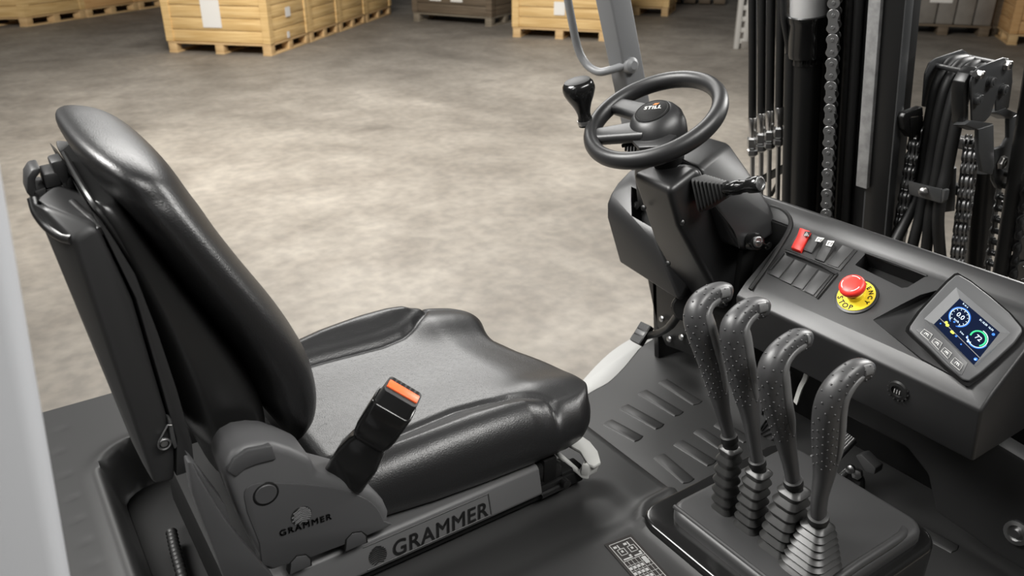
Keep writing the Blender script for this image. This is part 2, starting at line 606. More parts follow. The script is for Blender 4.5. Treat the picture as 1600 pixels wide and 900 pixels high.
# suspension base and dark lower rail
b = BM()
prism(b, [(.13, y, z) for y, z in ((.972, .752), (.962, .762), (.966, .783), (1.02, .783), (1.02, .752))], (.68, 0, 0), .002)
prism(b, [(.16, y, z) for y, z in ((1.02, .70), (1.02, .815), (1.42, .815), (1.42, .70))], (.56, 0, 0), .01)
box(b, (.46, 1.22, .845), (.42, .34, .07), bev=.02)
box(b, (.79, .985, .775), (.05, .03, .03), bev=.004)
box(b, (.735, .975, .815), (.03, .02, .05), bev=.004)
obj('suspension_base', b, 'matte', seat)
# end piece of the rail under the cushion
b = BM()
prism(b, [A(x, y, Y=.968) for x, y in ((818, 745), (866, 716), (878, 722), (880, 742), (850, 760), (826, 762))], (0, .03, 0), .004)
obj('rail_end_cap', b, 'gloss', seat)
b = BM()
tube(b, [A(x, y, Y=.955) for x, y in ((845, 775), (868, 764), (884, 757))], .006, 8)
lathe(b, [(.009, 0), (.009, .012), (.006, .014)], A(880, 752, Y=.955), (0, -1, 0), 10)
obj('rail_lever', b, 'paint', seat)

# pale loop handle under the front edge
hp = [A(902, 676, Z=.80), A(922, 690, Z=.80), A(937, 712, Z=.80), A(939, 735, Z=.79)]
b = BM()
outer = [(892, 690), (905, 676), (922, 690), (935, 706), (939, 722), (936, 738), (920, 752)]
P = [A(x, y, Z=z) for (x, y), z in zip(((884, 700), (900, 682), (920, 692), (934, 708), (936, 722)), (.815, .815, .815, .815, .815))]
top = [A(x, y, Z=.815) for x, y in ((884, 692), (904, 677), (922, 689), (934, 704), (939, 722), (928, 728), (918, 724), (906, 704))]
prism(b, top, (0, 0, -.008), .003)
prism(b, [A(939, 720, Z=.813), A(922, 727, Z=.813), A(919, 746, Z=.785), A(933, 738, Z=.785)], (-.01, .012, 0), .003)
prism(b, [A(924, 722, Z=.812), A(920, 750, Z=.782), A(905, 738, Z=.785), A(876, 712, Z=.79), A(876, 706, Z=.795), A(914, 740, Z=.79)], (-.008, .012, 0), .002)
obj('adjusting_handle', b, 'lever_silver', seat)

# seat belt buckle on its sleeve
b0, b1 = A(541, 742, Y=.965), A(630, 612, Y=.875)
ax = (b1 - b0).normalized(); L = (b1 - b0).length
wd = V((-.62, .62, .1)); wd = (wd - ax * wd.dot(ax)).normalized(); th = ax.cross(wd)
if th.z > 0: th = -th


def sec(t, w, h, r=.3):
    c = b0 + ax * (L * t)
    return [c + wd * x + th * y for x, y in rsq(w, h, min(w, h) * r * 1.4, 4)]


b = BM()
loft(b, [sec(-.02, .030, .017), sec(.0, .033, .019), sec(.25, .033, .018), sec(.40, .028, .015), sec(.45, .023, .012), sec(.49, .024, .012), sec(.54, .028, .016)])
obj('buckle_sleeve', b, 'gloss', seat, 60)
b = BM()
loft(b, [sec(.44, .020, .012), sec(.46, .025, .0145), sec(.52, .0285, .0175), sec(.60, .0305, .019), sec(.86, .0305, .019), sec(.865, .029, .0175)])
buckle = obj('belt_buckle', b, 'gloss', seat, 60)
b = BM()
loft(b, [sec(.84, .0275, .0165), sec(1.0, .026, .0155)])
bev_head = obj('buckle_head', b, 'plastic', buckle, 40)
tipc = b0 + ax * (L * 1.002)
R = frame(wd, th)
b = BM()
box(b, tipc + th * .0005, (.047, .0145, .004), R, .001)
obj('release_button', b, 'orange', buckle, label='orange release button')
b = BM()
for k in range(6):
    box(b, tipc - th * .0108 + wd * (.0185 - .0074 * k), (.0042, .006, .002), R)
obj('buckle_slots', b, 'matte', buckle)
t_o = tipc + ax * -.006 + th * .0162 + wd * .02
b = BM()
box(b, tipc - ax * .006 + th * .0125, (.046, .004, .008), R, .001)
obj('buckle_lip', b, 'gloss', buckle)
# ------------------------------------------------------------------ truck body: hood, footwell, step, kick panels
body = thing('forklift', 'black matted hood and footwell of the forklift under the seat and dashboard', 'forklift', (.45, 1.22, 0))


def sdf_rr(x, y, cx, cy, hx, hy, r):
    qx, qy = abs(x - cx) - hx + r, abs(y - cy) - hy + r
    return math.hypot(max(qx, 0), max(qy, 0)) + min(max(qx, qy), 0) - r


HZ = .75
XE = .945
dimples = [A(x, y, Z=HZ) for x, y in ((92, 705), (101, 742), (113, 778), (120, 812), (132, 846), (146, 882), (96, 670))]


def hood():
    bm = BM()
    nx, ny = 150, 170
    x0 = -.55

    def yl(x):
        if x < .16: return 1.81
        if x < .20: return 1.835
        return lerp_tab([(.20, 1.835), (.55, 1.60), (.945, 1.30)], x)
    grid = []
    for i in range(nx + 1):
        x = x0 + (XE - x0) * i / nx
        row = []
        for j in range(ny + 1):
            y = .30 + (yl(x) - .30) * j / ny
            z = HZ
            d = sdf_rr(x, y, .40, 1.32, .335, .265, .075)
            z -= .105 * sm((.012 - d) / .034)
            z += .006 * math.exp(-((d - .016) / .014) ** 2)
            # hollow along the right of the seat rail
            d2 = sdf_rr(x, y, .52, .90, .33, .06, .05)
            z -= .012 * sm((.02 - d2) / .05)
            # raised bead around the lever console
            d3 = sdf_rr(x, y, 1.03, .655, .190, .185, .05)
            z += .010 * math.exp(-((d3 - .014) / .010) ** 2)
            for p in dimples:
                q = (x - p.x) ** 2 + (y - p.y) ** 2
                if q < .002: z -= .0035 * math.exp(-q / .00004)
            if i == nx: z -= .006
            row.append(bm.verts.new((x, y, z)))
        grid.append(row)
    for i in range(nx):
        for j in range(ny):
            bm.faces.new((grid[i][j], grid[i + 1][j], grid[i + 1][j + 1], grid[i][j + 1]))
    ed = [grid[i][0] for i in range(nx + 1)] + [grid[nx][j] for j in range(1, ny + 1)] + [grid[i][ny] for i in range(nx - 1, -1, -1)] + [grid[0][j] for j in range(ny - 1, 0, -1)]
    lowv = [bm.verts.new((v.co.x, v.co.y, .30)) for v in ed]
    for k in range(len(ed)):
        k2 = (k + 1) % len(ed)
        bm.faces.new((ed[k], lowv[k], lowv[k2], ed[k2]))
    bm.faces.new(lowv[::-1])
    bmesh.ops.recalc_face_normals(bm, faces=bm.faces)
    return bm


obj('hood', hood(), 'mat', body, 55)

# footwell floor mat with raised ribs
FZ = .52
b = BM()
fl = [A(x, y, Z=FZ) for x, y in ((921, 612), (950, 598), (975, 574), (1001, 543))]
poly = [V((.93, .30, FZ)), V((.93, 1.40, FZ)), V((1.06, 1.46, FZ))] + fl + [V((1.62, fl[-1].y + .06, FZ)), V((1.66, 1.5, FZ)), V((1.66, .30, FZ))]
prism(b, poly, (0, 0, -.03), .003)
obj('footwell_mat', b, 'mat', body)
def rib(p, q):
    b = BM()
    a, c = A(*p, Z=FZ), A(*q, Z=FZ)
    tube(b, [a + (a - c).normalized() * .004, a, c, c + (c - a).normalized() * .004], [.006, .0185, .0185, .006], 14, flat=.22, ref=(1, 0, 0))
    obj('mat_rib', b, 'mat', body)


for p, q in (((1036, 596), (1090, 630)), ((1004, 613), (1061, 647)), ((975, 636), (1031, 667)), ((950, 660), (998, 686)),
             ((1122, 662), (1168, 688)), ((1091, 673), (1130, 698)), ((1060, 692), (1112, 724)), ((1030, 713), (1076, 752)), ((1440, 830), (1492, 858)), ((1500, 800), (1560, 830))):
    rib(p, q)
# pale curved step edge on the left of the footwell
b = BM()
so = [A(x, y, Z=.522) for x, y in ((880, 632), (912, 592), (942, 560), (970, 538), (1000, 522), (1020, 515))]
si = [A(x, y, Z=.522) for x, y in ((1020, 530), (1001, 543), (976, 573), (951, 597), (921, 614), (890, 640))]
prism(b, [(p.x, p.y, p.z) for p in spline(so, 4) + spline(si, 4)], (0, 0, -.20), .003)
obj('step_edge', b, 'step', body, label='pale grey step edge')
# dark bulkhead and leg plates under the dashboard
b = BM()
box(b, (1.68, .80, .72), (.04, 1.06, .42), bev=.004)
obj('bulkhead', b, 'matte', body)
b = BM()
lp = [A(x, y, X=1.55) for x, y in ((1009, 425), (1130, 440), (1160, 560), (1075, 553), (1040, 540), (1026, 508))]
prism(b, lp, (.03, 0, 0), .004)
prism(b, [V((1.55, lp[0].y - .002, .95)), V((1.55, lp[5].y, FZ)), V((1.70, lp[5].y - .01, FZ)), V((1.70, lp[0].y - .012, .95))], (0, -.02, 0), .003)
obj('leg_plate', b, 'paint', body)
for x, y in ((1035, 498), (1047, 530), (1066, 527)):
    b = BM(); lathe(b, [(.009, 0), (.009, .005), (.004, .008)], A(x, y, X=1.545), (-1, 0, .2), 12); obj('plate_bolt', b, 'zinc', body)
b = BM()
prism(b, [A(x, y, X=1.5) for x, y in ((1270, 520), (1620, 730), (1620, 905), (1560, 870), (1460, 800), (1448, 742), (1415, 700), (1300, 640))], (.05, 0, 0), .01)
obj('knee_panel', b, 'plastic', body)
b = BM()
lathe(b, [(.024, 0), (.024, .006), (.016, .008), (.016, .004), (.008, .004), (.008, .012)], A(1590, 832, X=1.5), (-1, 0, .15), 20)
obj('panel_lock', b, 'zinc', body)
b = BM(); prism(b, [(.40 + x, 1.32 + y, .643) for x, y in rsq(.315, .245, .06, 5)], (0, 0, .008), .003)  # dark matte sheet laid in so the recess floor looks shaded
obj('well_shade_sheet', b, 'matte', body)
# corrugated hose and nut in the hood recess behind the seat
b = BM()
pp = spline([A(x, y, Z=.68) for x, y in ((268, 832), (274, 860), (282, 890), (292, 930))], 14)
tube(b, pp, [.0085 + (.0022 if k % 3 == 0 else 0) for k in range(len(pp))], 12)
obj('corrugated_tube', b, 'rubber', body)
b = BM()
lathe(b, [(.017, 0), (.017, .03), (.010, .034)], A(297, 800, Z=.67), (0, 0, 1), 16)
obj('recess_plug', b, 'rubber', body)

# ------------------------------------------------------------------ load chart sticker
st_o = A(944, 851, Z=HZ + .0012); st_x = A(986, 835, Z=HZ + .0012) - st_o
Wd = st_x.length; ux = st_x.normalized(); uy = V((ux.y, -ux.x, 0)); Ld = .20
stk = thing('load_chart_sticker', 'dark load chart sticker with white table on the hood beside the lever console', 'sticker', st_o)


def sq(u, v, h=0):
    return st_o + ux * u + uy * v + V((0, 0, h))


def strip(b, u0, v0, u1, v1, h=.0009):
    prism(b, [sq(u0, v0, .0004), sq(u1, v0, .0004), sq(u1, v1, .0004), sq(u0, v1, .0004)], (0, 0, h - .0004))


b = BM(); prism(b, [sq(0, 0), sq(Wd, 0), sq(Wd, Ld), sq(0, Ld)], (0, 0, .0006))
obj('sticker_film', b, 'label_brown', stk)
b = BM()
e = .0012
i0, i1 = Wd * .09, Wd * .91
for (u0, v0, u1, v1) in ((i0, .006, i1, .006 + e), (i0, .006, i0 + e, Ld), (i1 - e, .006, i1, Ld), (i0, .05, i1, .05 + e)):
    strip(b, u0, v0, u1, v1)
for k in range(1, 6): strip(b, i0 + (i1 - i0) * k / 6, .052, i0 + (i1 - i0) * k / 6 + e * .5, Ld)
for k in range(11): strip(b, i0, .062 + k * .013, i1, .062 + k * .013 + e * .5)
obj('table_lines', b, 'print_grey', stk)
b = BM()
for r in range(10):
    for c_ in range(4):
        u = i0 + (i1 - i0) * (c_ + .2) / 6
        strip(b, u, .0655 + r * .013, u + (i1 - i0) * .6 / 6, .0655 + r * .013 + .006)
for u0 in (.2, .56):
    x = Wd * u0
    for (a0, c0, a1, c1) in ((0, .022, .014, .0232), (0, .036, .014, .0372), (0, .022, .0012, .037), (.013, .022, .0142, .037), (.005, .026, .009, .031), (-.002, .013, .004, .018), (.006, .012, .008, .022), (.012, .04, .016, .044)):
        strip(b, x + a0, c0, x + a1, c1)
strip(b, i0 + .004, .045, i0 + .022, .048); strip(b, i0 + .026, .045, i1 - .004, .048)
strip(b, i1 - .012, .054, i1 - .004, .07); 
obj('sticker_print', b, 'print_grey', stk)

# ------------------------------------------------------------------ overhead guard
b = BM()
p0, p1 = A(112, 905, Y=.66), A(-2, 240, Y=.66)
d = (p0 - p1).normalized()
pa, pb = p0 + d * .75, p1 - d * .35
xw = V((1, 0, 0)); xw = (xw - d * xw.dot(d)).normalized()
prism(b, [pa, pa - xw * .085, pa - xw * .085 + V((0, .06, 0)), pa + V((0, .06, 0))], pb - pa, .018, 5)
rp = obj('rear_guard_pillar', b, 'silver')
tag(rp, 'pale grey rear guard pillar close to the lens at the left edge', 'pillar')

gp_ = thing('front_guard_pillar', 'raked grey front guard pillar with grab handle behind the steering wheel', 'pillar', A(985, 230, X=1.6))
YP = A(980, 180, X=1.6).y
fr_b, fr_t = A(1020, 180, Y=YP), A(987, 0, Y=YP)
bk_b, bk_t = A(990, 180, Y=YP), A(951, 0, Y=YP)
d = (fr_b - fr_t).normalized()
b = BM()
wv = .075
fx = fr_b - bk_b; fx = (fx - d * fx.dot(d))
tp, bt = fr_t - d * .35, fr_b + d * .34
ring = [V((0, 0, 0)), -fx, -fx + V((-.012, .055, 0)), V((0, .055, 0))]
prism(b, [tp + r for r in ring], bt - tp, .006, 3)
obj('pillar_tube', b, 'shaded_silver', gp_)
b = BM()
hy = YP - .02
pts = [A(930, -190, Y=YP), A(900, -185, Y=YP + .06), A(872, -160, Y=YP + .11), A(872, -110, Y=YP + .12), A(878, -60, Y=YP + .12), A(884, -20, Y=YP + .12), A(893, 30, Y=YP + .12), A(903, 75, Y=YP + .12), A(916, 100, Y=YP + .10), A(934, 112, Y=YP + .06), A(952, 110, Y=YP + .03), A(972, 104, Y=YP + .01), A(986, 100, Y=YP)]
tube(b, spline(pts, 6), .0115, 14)
lathe(b, [(.022, -.012), (.024, -.004), (.022, .012), (.012, .02)], A(984, 102, Y=YP), (0, -1, .15), 18)
obj('grab_handle', b, 'shaded_silver', gp_)
# ------------------------------------------------------------------ dashboard
def cut(ob, cutter):
    m = ob.modifiers.new('cut', 'BOOLEAN'); m.object = cutter; m.operation = 'DIFFERENCE'; m.solver = 'EXACT'
    bpy.context.view_layer.update()
    me = bpy.data.meshes.new_from_object(ob.evaluated_get(bpy.context.evaluated_depsgraph_get()))
    ob.modifiers.clear(); old = ob.data; ob.data = me; bpy.data.meshes.remove(old)
    me.shade_smooth(); me.set_sharp_from_angle(angle=math.radians(38))
    cm = cutter.data; bpy.data.objects.remove(cutter); bpy.data.meshes.remove(cm)


TH = math.radians(37)
PN = V((-math.sin(TH), 0, math.cos(TH)))
PX = V((0, -1, 0))                       # to the right along the panel
PYV = V((math.cos(TH), 0, math.sin(TH)))   # up the panel
PP0 = V((1.284, 0, 1.02))


def PP(px, py, h=0.0):
    return on_plane(px, py, PP0 + PN * h, PN)


dash = thing('dashboard', 'charcoal dashboard with rocker switches and blank covers between column and display', 'dashboard', (1.3, 1.0, .9))
prof = [(1.288, .887), (1.266, .998), (1.2905, 1.0247), (1.425, 1.1265), (1.436, 1.141), (1.453, 1.156), (1.475, 1.148), (1.52, 1.08), (1.54, .887)]
b = BM()
YR, YL = .505, 1.30
prism(b, [(x, YR, z) for x, z in prof], (0, YL - YR, 0))
bevel(b, .006, 3, 12)
shellob = obj('dash_shell', b, 'dash', dash, 30)
b = BM()
box(b, (1.30, 1.165, 1.0), (.24, .27, .6))
cut(shellob, obj('cutter', b, 'matte', dash))
b = BM()
q = [(1336, 414), (1352, 397), (1446, 432), (1418, 449), (1409, 450)]
prism(b, [PP(*p) - PN * .045 for p in q], PN * .08)
cut(shellob, obj('cutter', b, 'matte', dash))
b = BM()
q = [(1364, 500), (1385, 482), (1425, 462), (1470, 452), (1500, 440), (1560, 500), (1510, 603), (1440, 565)]
pts = [PP(*p, .012) for p in q[:4] + q[-1:]] + [PP(x, y, -.0015) for x, y in q[:1]] + [PP(x, y, -.02) for x, y in ((1418, 480), (1460, 458), (1510, 598), (1440, 560))] + [PP(x, y, .02) for x, y in q[4:]]
hull(b, pts)
cut(shellob, obj('cutter', b, 'matte', dash))
b = BM()
prism(b, [PP(x, y) - PN * .0415 for x, y in ((1334, 415), (1352, 395), (1448, 432), (1419, 451), (1408, 452))], PN * -.003)
obj('tray_floor', b, 'matte', dash)
b = BM()
rimp = [PP(*p, .0015) for p in ((1352, 395), (1400, 412), (1448, 431))]
tube(b, rimp, .0022, 8)
obj('tray_rim', b, 'dash', dash)

def cr(x, y): return (1200 + x / 5.623, 340 + y / 5.623)


# switch bed rows
b = BM()
prism(b, [PP(*cr(x, y), -.003) for x, y in ((150, 290), (290, 130), (790, 300), (640, 480))], PN * .0055, .001)
prism(b, [PP(*cr(x, y), -.003) for x, y in ((0, 500), (140, 312), (600, 495), (425, 712))], PN * .005, .001)
obj('switch_bed', b, 'plastic', dash)
b = BM()
tube(b, [PP(*cr(x, y), .004) for x, y in ((160, 300), (330, 362), (480, 425), (605, 497))], .0028, 8)
tube(b, [PP(*cr(x, y), .003) for x, y in ((20, 455), (140, 312))], .002, 8)
tube(b, [PP(*cr(x, y), .003) for x, y in ((605, 497), (430, 710))], .0018, 8)
obj('bed_rim', b, 'dash', dash)


def rocker(name, bl, br, tl, tr, hb, hm, ht, m):
    """corner pixels on the panel; heights of the near edge, the middle and the far edge"""
    b = BM()
    P = [PP(*cr(*p)) for p in (bl, br, tl, tr)]
    rings = []
    for t, h in ((0, hb - .004), (0.02, hb), (.3, (hb + hm) * .5 + .0004), (.6, hm), (.97, ht), (1, ht - .006)):
        l = P[0].lerp(P[2], t); r = P[1].lerp(P[3], t)
        rings.append([l - PN * .002, l + PN * h, r + PN * h, r - PN * .002])
    loft(b, rings)
    bevel(b, .0012, 2, 40)
    return obj(name, b, m, dash, 40)


rk = rocker('rocker_switch', (212, 290), (296, 322), (305, 135), (392, 165), .010, .013, .020, 'red')
rk['label'] = 'red hazard warning switch'
b = BM()
c0 = PP(*cr(340, 150), .0175)
prism(b, [PP(*cr(x, y), .0185) for x, y in ((312, 158), (326, 124), (378, 128), (356, 172))], PN * .0012)
obj('switch_icon', b, 'dark_print', rk)
b = BM()
tri = [PP(*cr(x, y), .0202) for x, y in ((318, 158), (340, 130), (356, 164), (318, 158))]
tube(b, tri, .0008, 6); lathe(b, [(.0012, 0), (.0012, .0008)], PP(*cr(338, 152), .02), PN, 8)
obj('warning_triangle', b, 'white', rk)
for q, ic in ((((312, 300), (388, 328), (398, 182), (478, 208)), ((412, 208), (436, 172), (496, 182), (462, 216))),
              (((415, 378), (495, 406), (518, 232), (596, 262)), ((508, 245), (526, 202), (584, 208), (556, 258)))):
    rk = rocker('rocker_switch', *q, .006, .010, .017, 'plastic_grey')
    b = BM(); prism(b, [PP(*cr(*p), .0158) for p in ic], PN * .001); obj('switch_icon', b, 'white', rk)
    b = BM()
    m_ = [PP(*cr(*p), .0172) for p in ic]
    cc = (m_[0] + m_[1] + m_[2] + m_[3]) / 4
    tube(b, [cc.lerp(m_[0], .55), cc.lerp(m_[1], .5), cc.lerp(m_[2], .2)], .0007, 5)
    tube(b, [cc.lerp(m_[3], .5), cc.lerp(m_[2], .6)], .0007, 5)
    obj('icon_lines', b, 'dark_print', rk)


def blank(bl, br, tr, tl):
    b = BM()
    prism(b, [PP(*cr(*p), 0) for p in (bl, br, tr, tl)], PN * .0045, .001)
    obj('blank_cover', b, 'plastic_grey', dash)


blank((522, 418), (618, 450), (758, 290), (660, 252))
for q in (((20, 502), (100, 542), (232, 374), (152, 336)), ((112, 552), (206, 596), (338, 416), (244, 378)), ((218, 604), (308, 642), (442, 464), (348, 424)), ((322, 652), (404, 692), (552, 512), (454, 474))):
    blank(*q)
# raised pod left of the column
b = BM()
pf = [A(948, 339, X=1.280), A(1024, 378, X=1.280), A(948, 317, X=1.284), A(954, 302, X=1.298), A(964, 286, X=1.32), A(983, 266, X=1.352), A(1040, 300, X=1.38), A(1060, 330, X=1.34)]
pk_ = [V((1.50, 1.44, 1.15)), V((1.50, 1.25, 1.15)), V((1.54, 1.44, .90)), V((1.54, 1.25, .90)), A(968, 410, X=1.300), A(1012, 433, X=1.300), V((1.30, 1.22, .90))]
hull(b, pf + pk_, .006, 3)
pod = obj('side_pod', b, 'dash', dash, 40)
pod_n = (A(964, 286, X=1.32) - A(948, 330, X=1.282)).cross(A(1024, 374, X=1.282) - A(948, 330, X=1.282)).normalized()
if pod_n.z < 0: pod_n = -pod_n
def QP(x, y, h=0): return on_plane(x, y, A(948, 330, X=1.282) + pod_n * h, pod_n)
b = BM(); prism(b, [QP(*p) - pod_n * .045 for p in ((984, 290), (996, 296), (1012, 330), (1030, 362), (988, 338))], pod_n * .12)
cut(pod, obj('cutter', b, 'matte', dash))
b = BM(); prism(b, [QP(x, y) - pod_n * .040 for x, y in ((978, 284), (1000, 292), (1036, 366), (984, 342))], pod_n * -.003)
lathe(b, [(.012, 0), (.012, .02), (.006, .026)], QP(1000, 326, -.038), pod_n, 14)
obj('pod_opening', b, 'matte', pod)
# power socket with knurled rim in the front face
fn = V((-.98, 0, -.2)).normalized()
so_ = A(1407, 608, X=1.279)
sk = BM()
lathe(sk, [(.020, -.002), (.021, .004), (.018, .009), (.012, .010), (.011, .006)], so_, fn, 24)
for k in range(14):
    a = 2 * PI * k / 14
    R = frame(V((0, math.cos(a), math.sin(a))), V((0, -math.sin(a), math.cos(a))))
    box(sk, so_ + V((0, math.cos(a), math.sin(a))) * .0195 + fn * .006, (.004, .004, .006), R, .001)
obj('power_socket', sk, 'rubber', dash)
b = BM()
for k in (-1, 0, 1): box(b, so_ + fn * .0105 + V((0, k * .005, 0)), (.001, .0015, .008))
obj('socket_print', b, 'print_grey', dash)

# ------------------------------------------------------------------ emergency stop
ec = PP(1338, 463, .002)
es = thing('emergency_stop_button', 'red mushroom emergency stop button on round yellow plate in the dashboard', 'emergency stop', ec)
b = BM(); lathe(b, [(.0395, -.003), (.040, .001), (.037, .0022)], ec, PN, 40); obj('base_ring', b, 'dash', es)
b = BM(); lathe(b, [(.0355, 0), (.0355, .0032), (.035, .0038)], ec, PN, 48); plate = obj('yellow_plate', b, 'yellow', es)
b = BM(); lathe(b, [(.0165, 0), (.0165, .014), (.014, .016), (.014, .03)], ec, PN, 28); obj('collar', b, 'yellow', es)
b = BM()
lathe(b, [(.0135, .022), (.019, .024), (.0235, .028), (.0245, .032), (.0242, .037), (.022, .0405), (.017, .0425), (.009, .0432), (0, .0434)], ec, PN, 36)
cap_ = obj('mushroom_cap', b, 'red', es, 60)
# text wraps around the plate: EMERGENCY along the far side, STOP on the near side
ru, rv = PX, PYV


def arc_text(s, R, a0, step, flip, size):
    out = BM()
    for i, ch in enumerate(s):
        a = a0 + step * i
        rad = ru * math.cos(a) + rv * math.sin(a)
        up = -rad if flip else rad
        xd = up.cross(PN)
        t = text_bm(ch, size, ec + rad * R + PN * .0036, xd, up, .0006, .0004, 'CENTER')
        if flip:
            pass
        join(out, t)
    return out


obj('stop_lettering', arc_text('STOP', .0335, math.radians(-144), math.radians(23), True, .0145), 'dark_print', plate)
obj('emergency_lettering', arc_text('EMERGENCY', .0235, math.radians(186), math.radians(-24.5), False, .0115), 'dark_print', plate)
b = BM()
for k in range(3):
    a0 = math.radians(90 + 120 * k - 30)
    tube(b, [ec + (ru * math.cos(a0 + t) + rv * math.sin(a0 + t)) * .0175 + PN * .0422 for t in [math.radians(60) * i / 10 for i in range(11)]], .0009, 6)
obj('turn_marks', b, 'white', cap_)

# ------------------------------------------------------------------ display
az, tl_ = math.radians(25), math.radians(42)
DN = V((-math.sin(tl_) * math.cos(az), -math.sin(tl_) * math.sin(az), math.cos(tl_)))
DP0 = PP(1511, 512, .030)


def DP(px, py, h=0.0):
    return on_plane(px, py, DP0 + DN * h, DN)


disp = thing('display_terminal', 'grey framed colour display with four keys at the right end of the dashboard', 'display', DP(1511, 512))


def cd(x, y): return (1400 + x / 4.5, 420 + y / 4.5)


out_ = [(437, 52), (520, 100), (650, 200), (790, 320), (880, 425), (884, 455), (830, 530), (700, 650), (590, 745), (510, 800), (470, 790), (350, 690), (230, 570), (130, 480), (92, 440), (98, 412), (170, 310), (270, 200), (360, 105), (415, 58)]
b = BM()
ring0 = [DP(*cd(*p), -.034) for p in out_]; ring1 = [DP(*cd(*p), -.004) for p in out_]
cen = DP(*cd(490, 420))
loft(b, [[cen + (p - cen) * 1.015 - DN * .0 for p in ring0], [cen + (p - cen) * 1.07 for p in ring1]])
obj('display_housing', b, 'gloss', disp, 30)
b = BM()
prism(b, [DP(*cd(*p), -.006) for p in out_], DN * .008, .003, 3)
bz = obj('display_bezel', b, 'bezel', disp, 40)
scr = [(450, 195), (738, 450), (548, 690), (268, 378)]
opn = [(424, 130), (806, 452), (560, 690), (198, 352)]
b = BM()
oq = [DP(*cd(*p), .0022) for p in opn]; iq = [DP(*cd(*p), .0022) - DN * .006 for p in ((450, 198), (735, 438), (548, 672), (268, 380))]
cut_b = BM(); prism(cut_b, [p - DN * .0085 for p in oq], DN * .02); cut(bz, obj('cutter', cut_b, 'matte', disp))
faces = []
for i in range(4):
    j = (i + 1) % 4
    bb = BM()
    f = bb.faces.new([bb.verts.new(p) for p in (oq[i], oq[j], iq[j], iq[i])])
    r_ = bmesh.ops.extrude_face_region(bb, geom=[f])
    bmesh.ops.translate(bb, vec=-DN * .002, verts=[e for e in r_['geom'] if isinstance(e, bmesh.types.BMVert)])
    bmesh.ops.recalc_face_normals(bb, faces=bb.faces)
    obj('bezel_slope', bb, 'bezel_lit' if i in (0, 3) else 'bezel', disp, 20)  # upper slopes paler: the light on them is put into the colour
b = BM()
prism(b, [cen + (p - cen) * 1.02 - DN * .0 for p in iq], -DN * .002)
sc_ = obj('screen', b, 'screen', disp)
sh0 = .0022 - .006
S0, S1, S3 = iq[0], iq[1], iq[3]
S2 = iq[2]


def SP(u, v, h=.0004):
    """u to the right, v downwards on the screen, both 0..1"""
    return (S0 * (1 - u) + S1 * u) * (1 - v) + (S3 * (1 - u) + S2 * u) * v + DN * h


SX = (S1 - S0).normalized(); SYd = (S0 - S3).normalized()
SW = (S1 - S0).length; SH_ = (S3 - S0).length


def gauge(name, u, v, R, m, a0, a1, w):
    b = BM()
    c = SP(u, v)
    tube(b, [c + (SX * math.cos(a) + SYd * math.sin(a)) * R for a in [math.radians(a0 + (a1 - a0) * i / 28) for i in range(29)]], w, 6)
    obj(name, b, m, sc_)


gauge('speed_ring', .25, .38, SW * .185, 'glow_white', -60, 240, .0005)
gauge('speed_glow', .25, .38, SW * .205, 'glow_blue', -70, 250, .0008)
gauge('charge_arc', .76, .46, SW * .15, 'glow_green', -40, 200, .0013)
gauge('charge_ring', .76, .46, SW * .185, 'glow_white', -130, 100, .0006)
gauge('charge_glow', .76, .46, SW * .20, 'glow_blue', -150, 0, .0009)
b = BM()
for k in range(11):
    a = math.radians(-50 + 28 * k)
    c = SP(.25, .38); d_ = SX * math.cos(a) + SYd * math.sin(a)
    tube(b, [c + d_ * SW * .145, c + d_ * SW * .165], .0005, 5)
obj('gauge_ticks', b, 'glow_white', sc_)
for s, u, v, size in (('0.0', .25, .40, .0115), ('72', .76, .50, .0115), ('km/h', .25, .53, .005), ('h m s', .18, .07, .005), ('01.10.20  16:59', .72, .10, .0045), ('0 km', .48, .66, .004)):
    obj('screen_text', text_bm(s, size, SP(u, v, .0006), SX, SYd, .0002, .0, 'CENTER'), 'glow_white', sc_)
b = BM()
prism(b, [SP(.0, .765), SP(1, .765), SP(1, .775), SP(0, .775)], DN * .0005)
obj('status_line', b, 'print_grey', sc_)
for m, L in (('glow_yellow', ((.14, .73, .03), (.19, .76, .035), (.33, .80, .03), (.36, .80, .025))), ('glow_blue', ((.24, .57, .02), (.44, .80, .022), (.96, .86, .035), (.93, .14, .03), (.08, .86, .016), (.6, .86, .016))),
             ('glow_white', ((.60, .63, .02), (.66, .68, .025), (.70, .66, .012), (.955, .875, .018)))):
    for u, v, r in L:
        b = BM(); lathe(b, [(r * SW, 0), (r * SW * .9, .0006)], SP(u, v), DN, 10)
        obj('screen_icon', b, m, sc_)
# key strip
b = BM()
prism(b, [DP(*cd(*p), .001) for p in ((140, 430), (225, 395), (250, 400), (505, 665), (462, 752), (440, 745))], DN * .0022, .0012)
strip_ = obj('key_strip', b, 'bezel', disp)
for q in (((168, 452), (198, 422), (258, 462), (232, 506)), ((248, 512), (272, 486), (328, 522), (300, 572)), ((314, 578), (340, 550), (394, 594), (366, 634)), ((380, 660), (412, 620), (474, 672), (450, 718))):
    b = BM()
    prism(b, [DP(*cd(*p), .002) for p in q], DN * .0026, .001)
    k_ = obj('key', b, 'bezel', disp)
    b = BM()
    lp_ = [DP(*cd(*p), .0049) for p in q]; cc = (lp_[0] + lp_[1] + lp_[2] + lp_[3]) / 4
    lp_ = [cc + (p - cc) * .93 for p in lp_]
    tube(b, lp_ + lp_[:1], .00042, 5)
    ic_ = [cc + (p - cc) * .35 for p in lp_]
    tube(b, [ic_[0], ic_[1], ic_[2], ic_[3]], .0007, 5)
    tube(b, [cc - (ic_[1] - ic_[0]) * .4, cc + (ic_[1] - ic_[0]) * .4], .0008, 5)
    obj('key_print', b, 'white', k_)
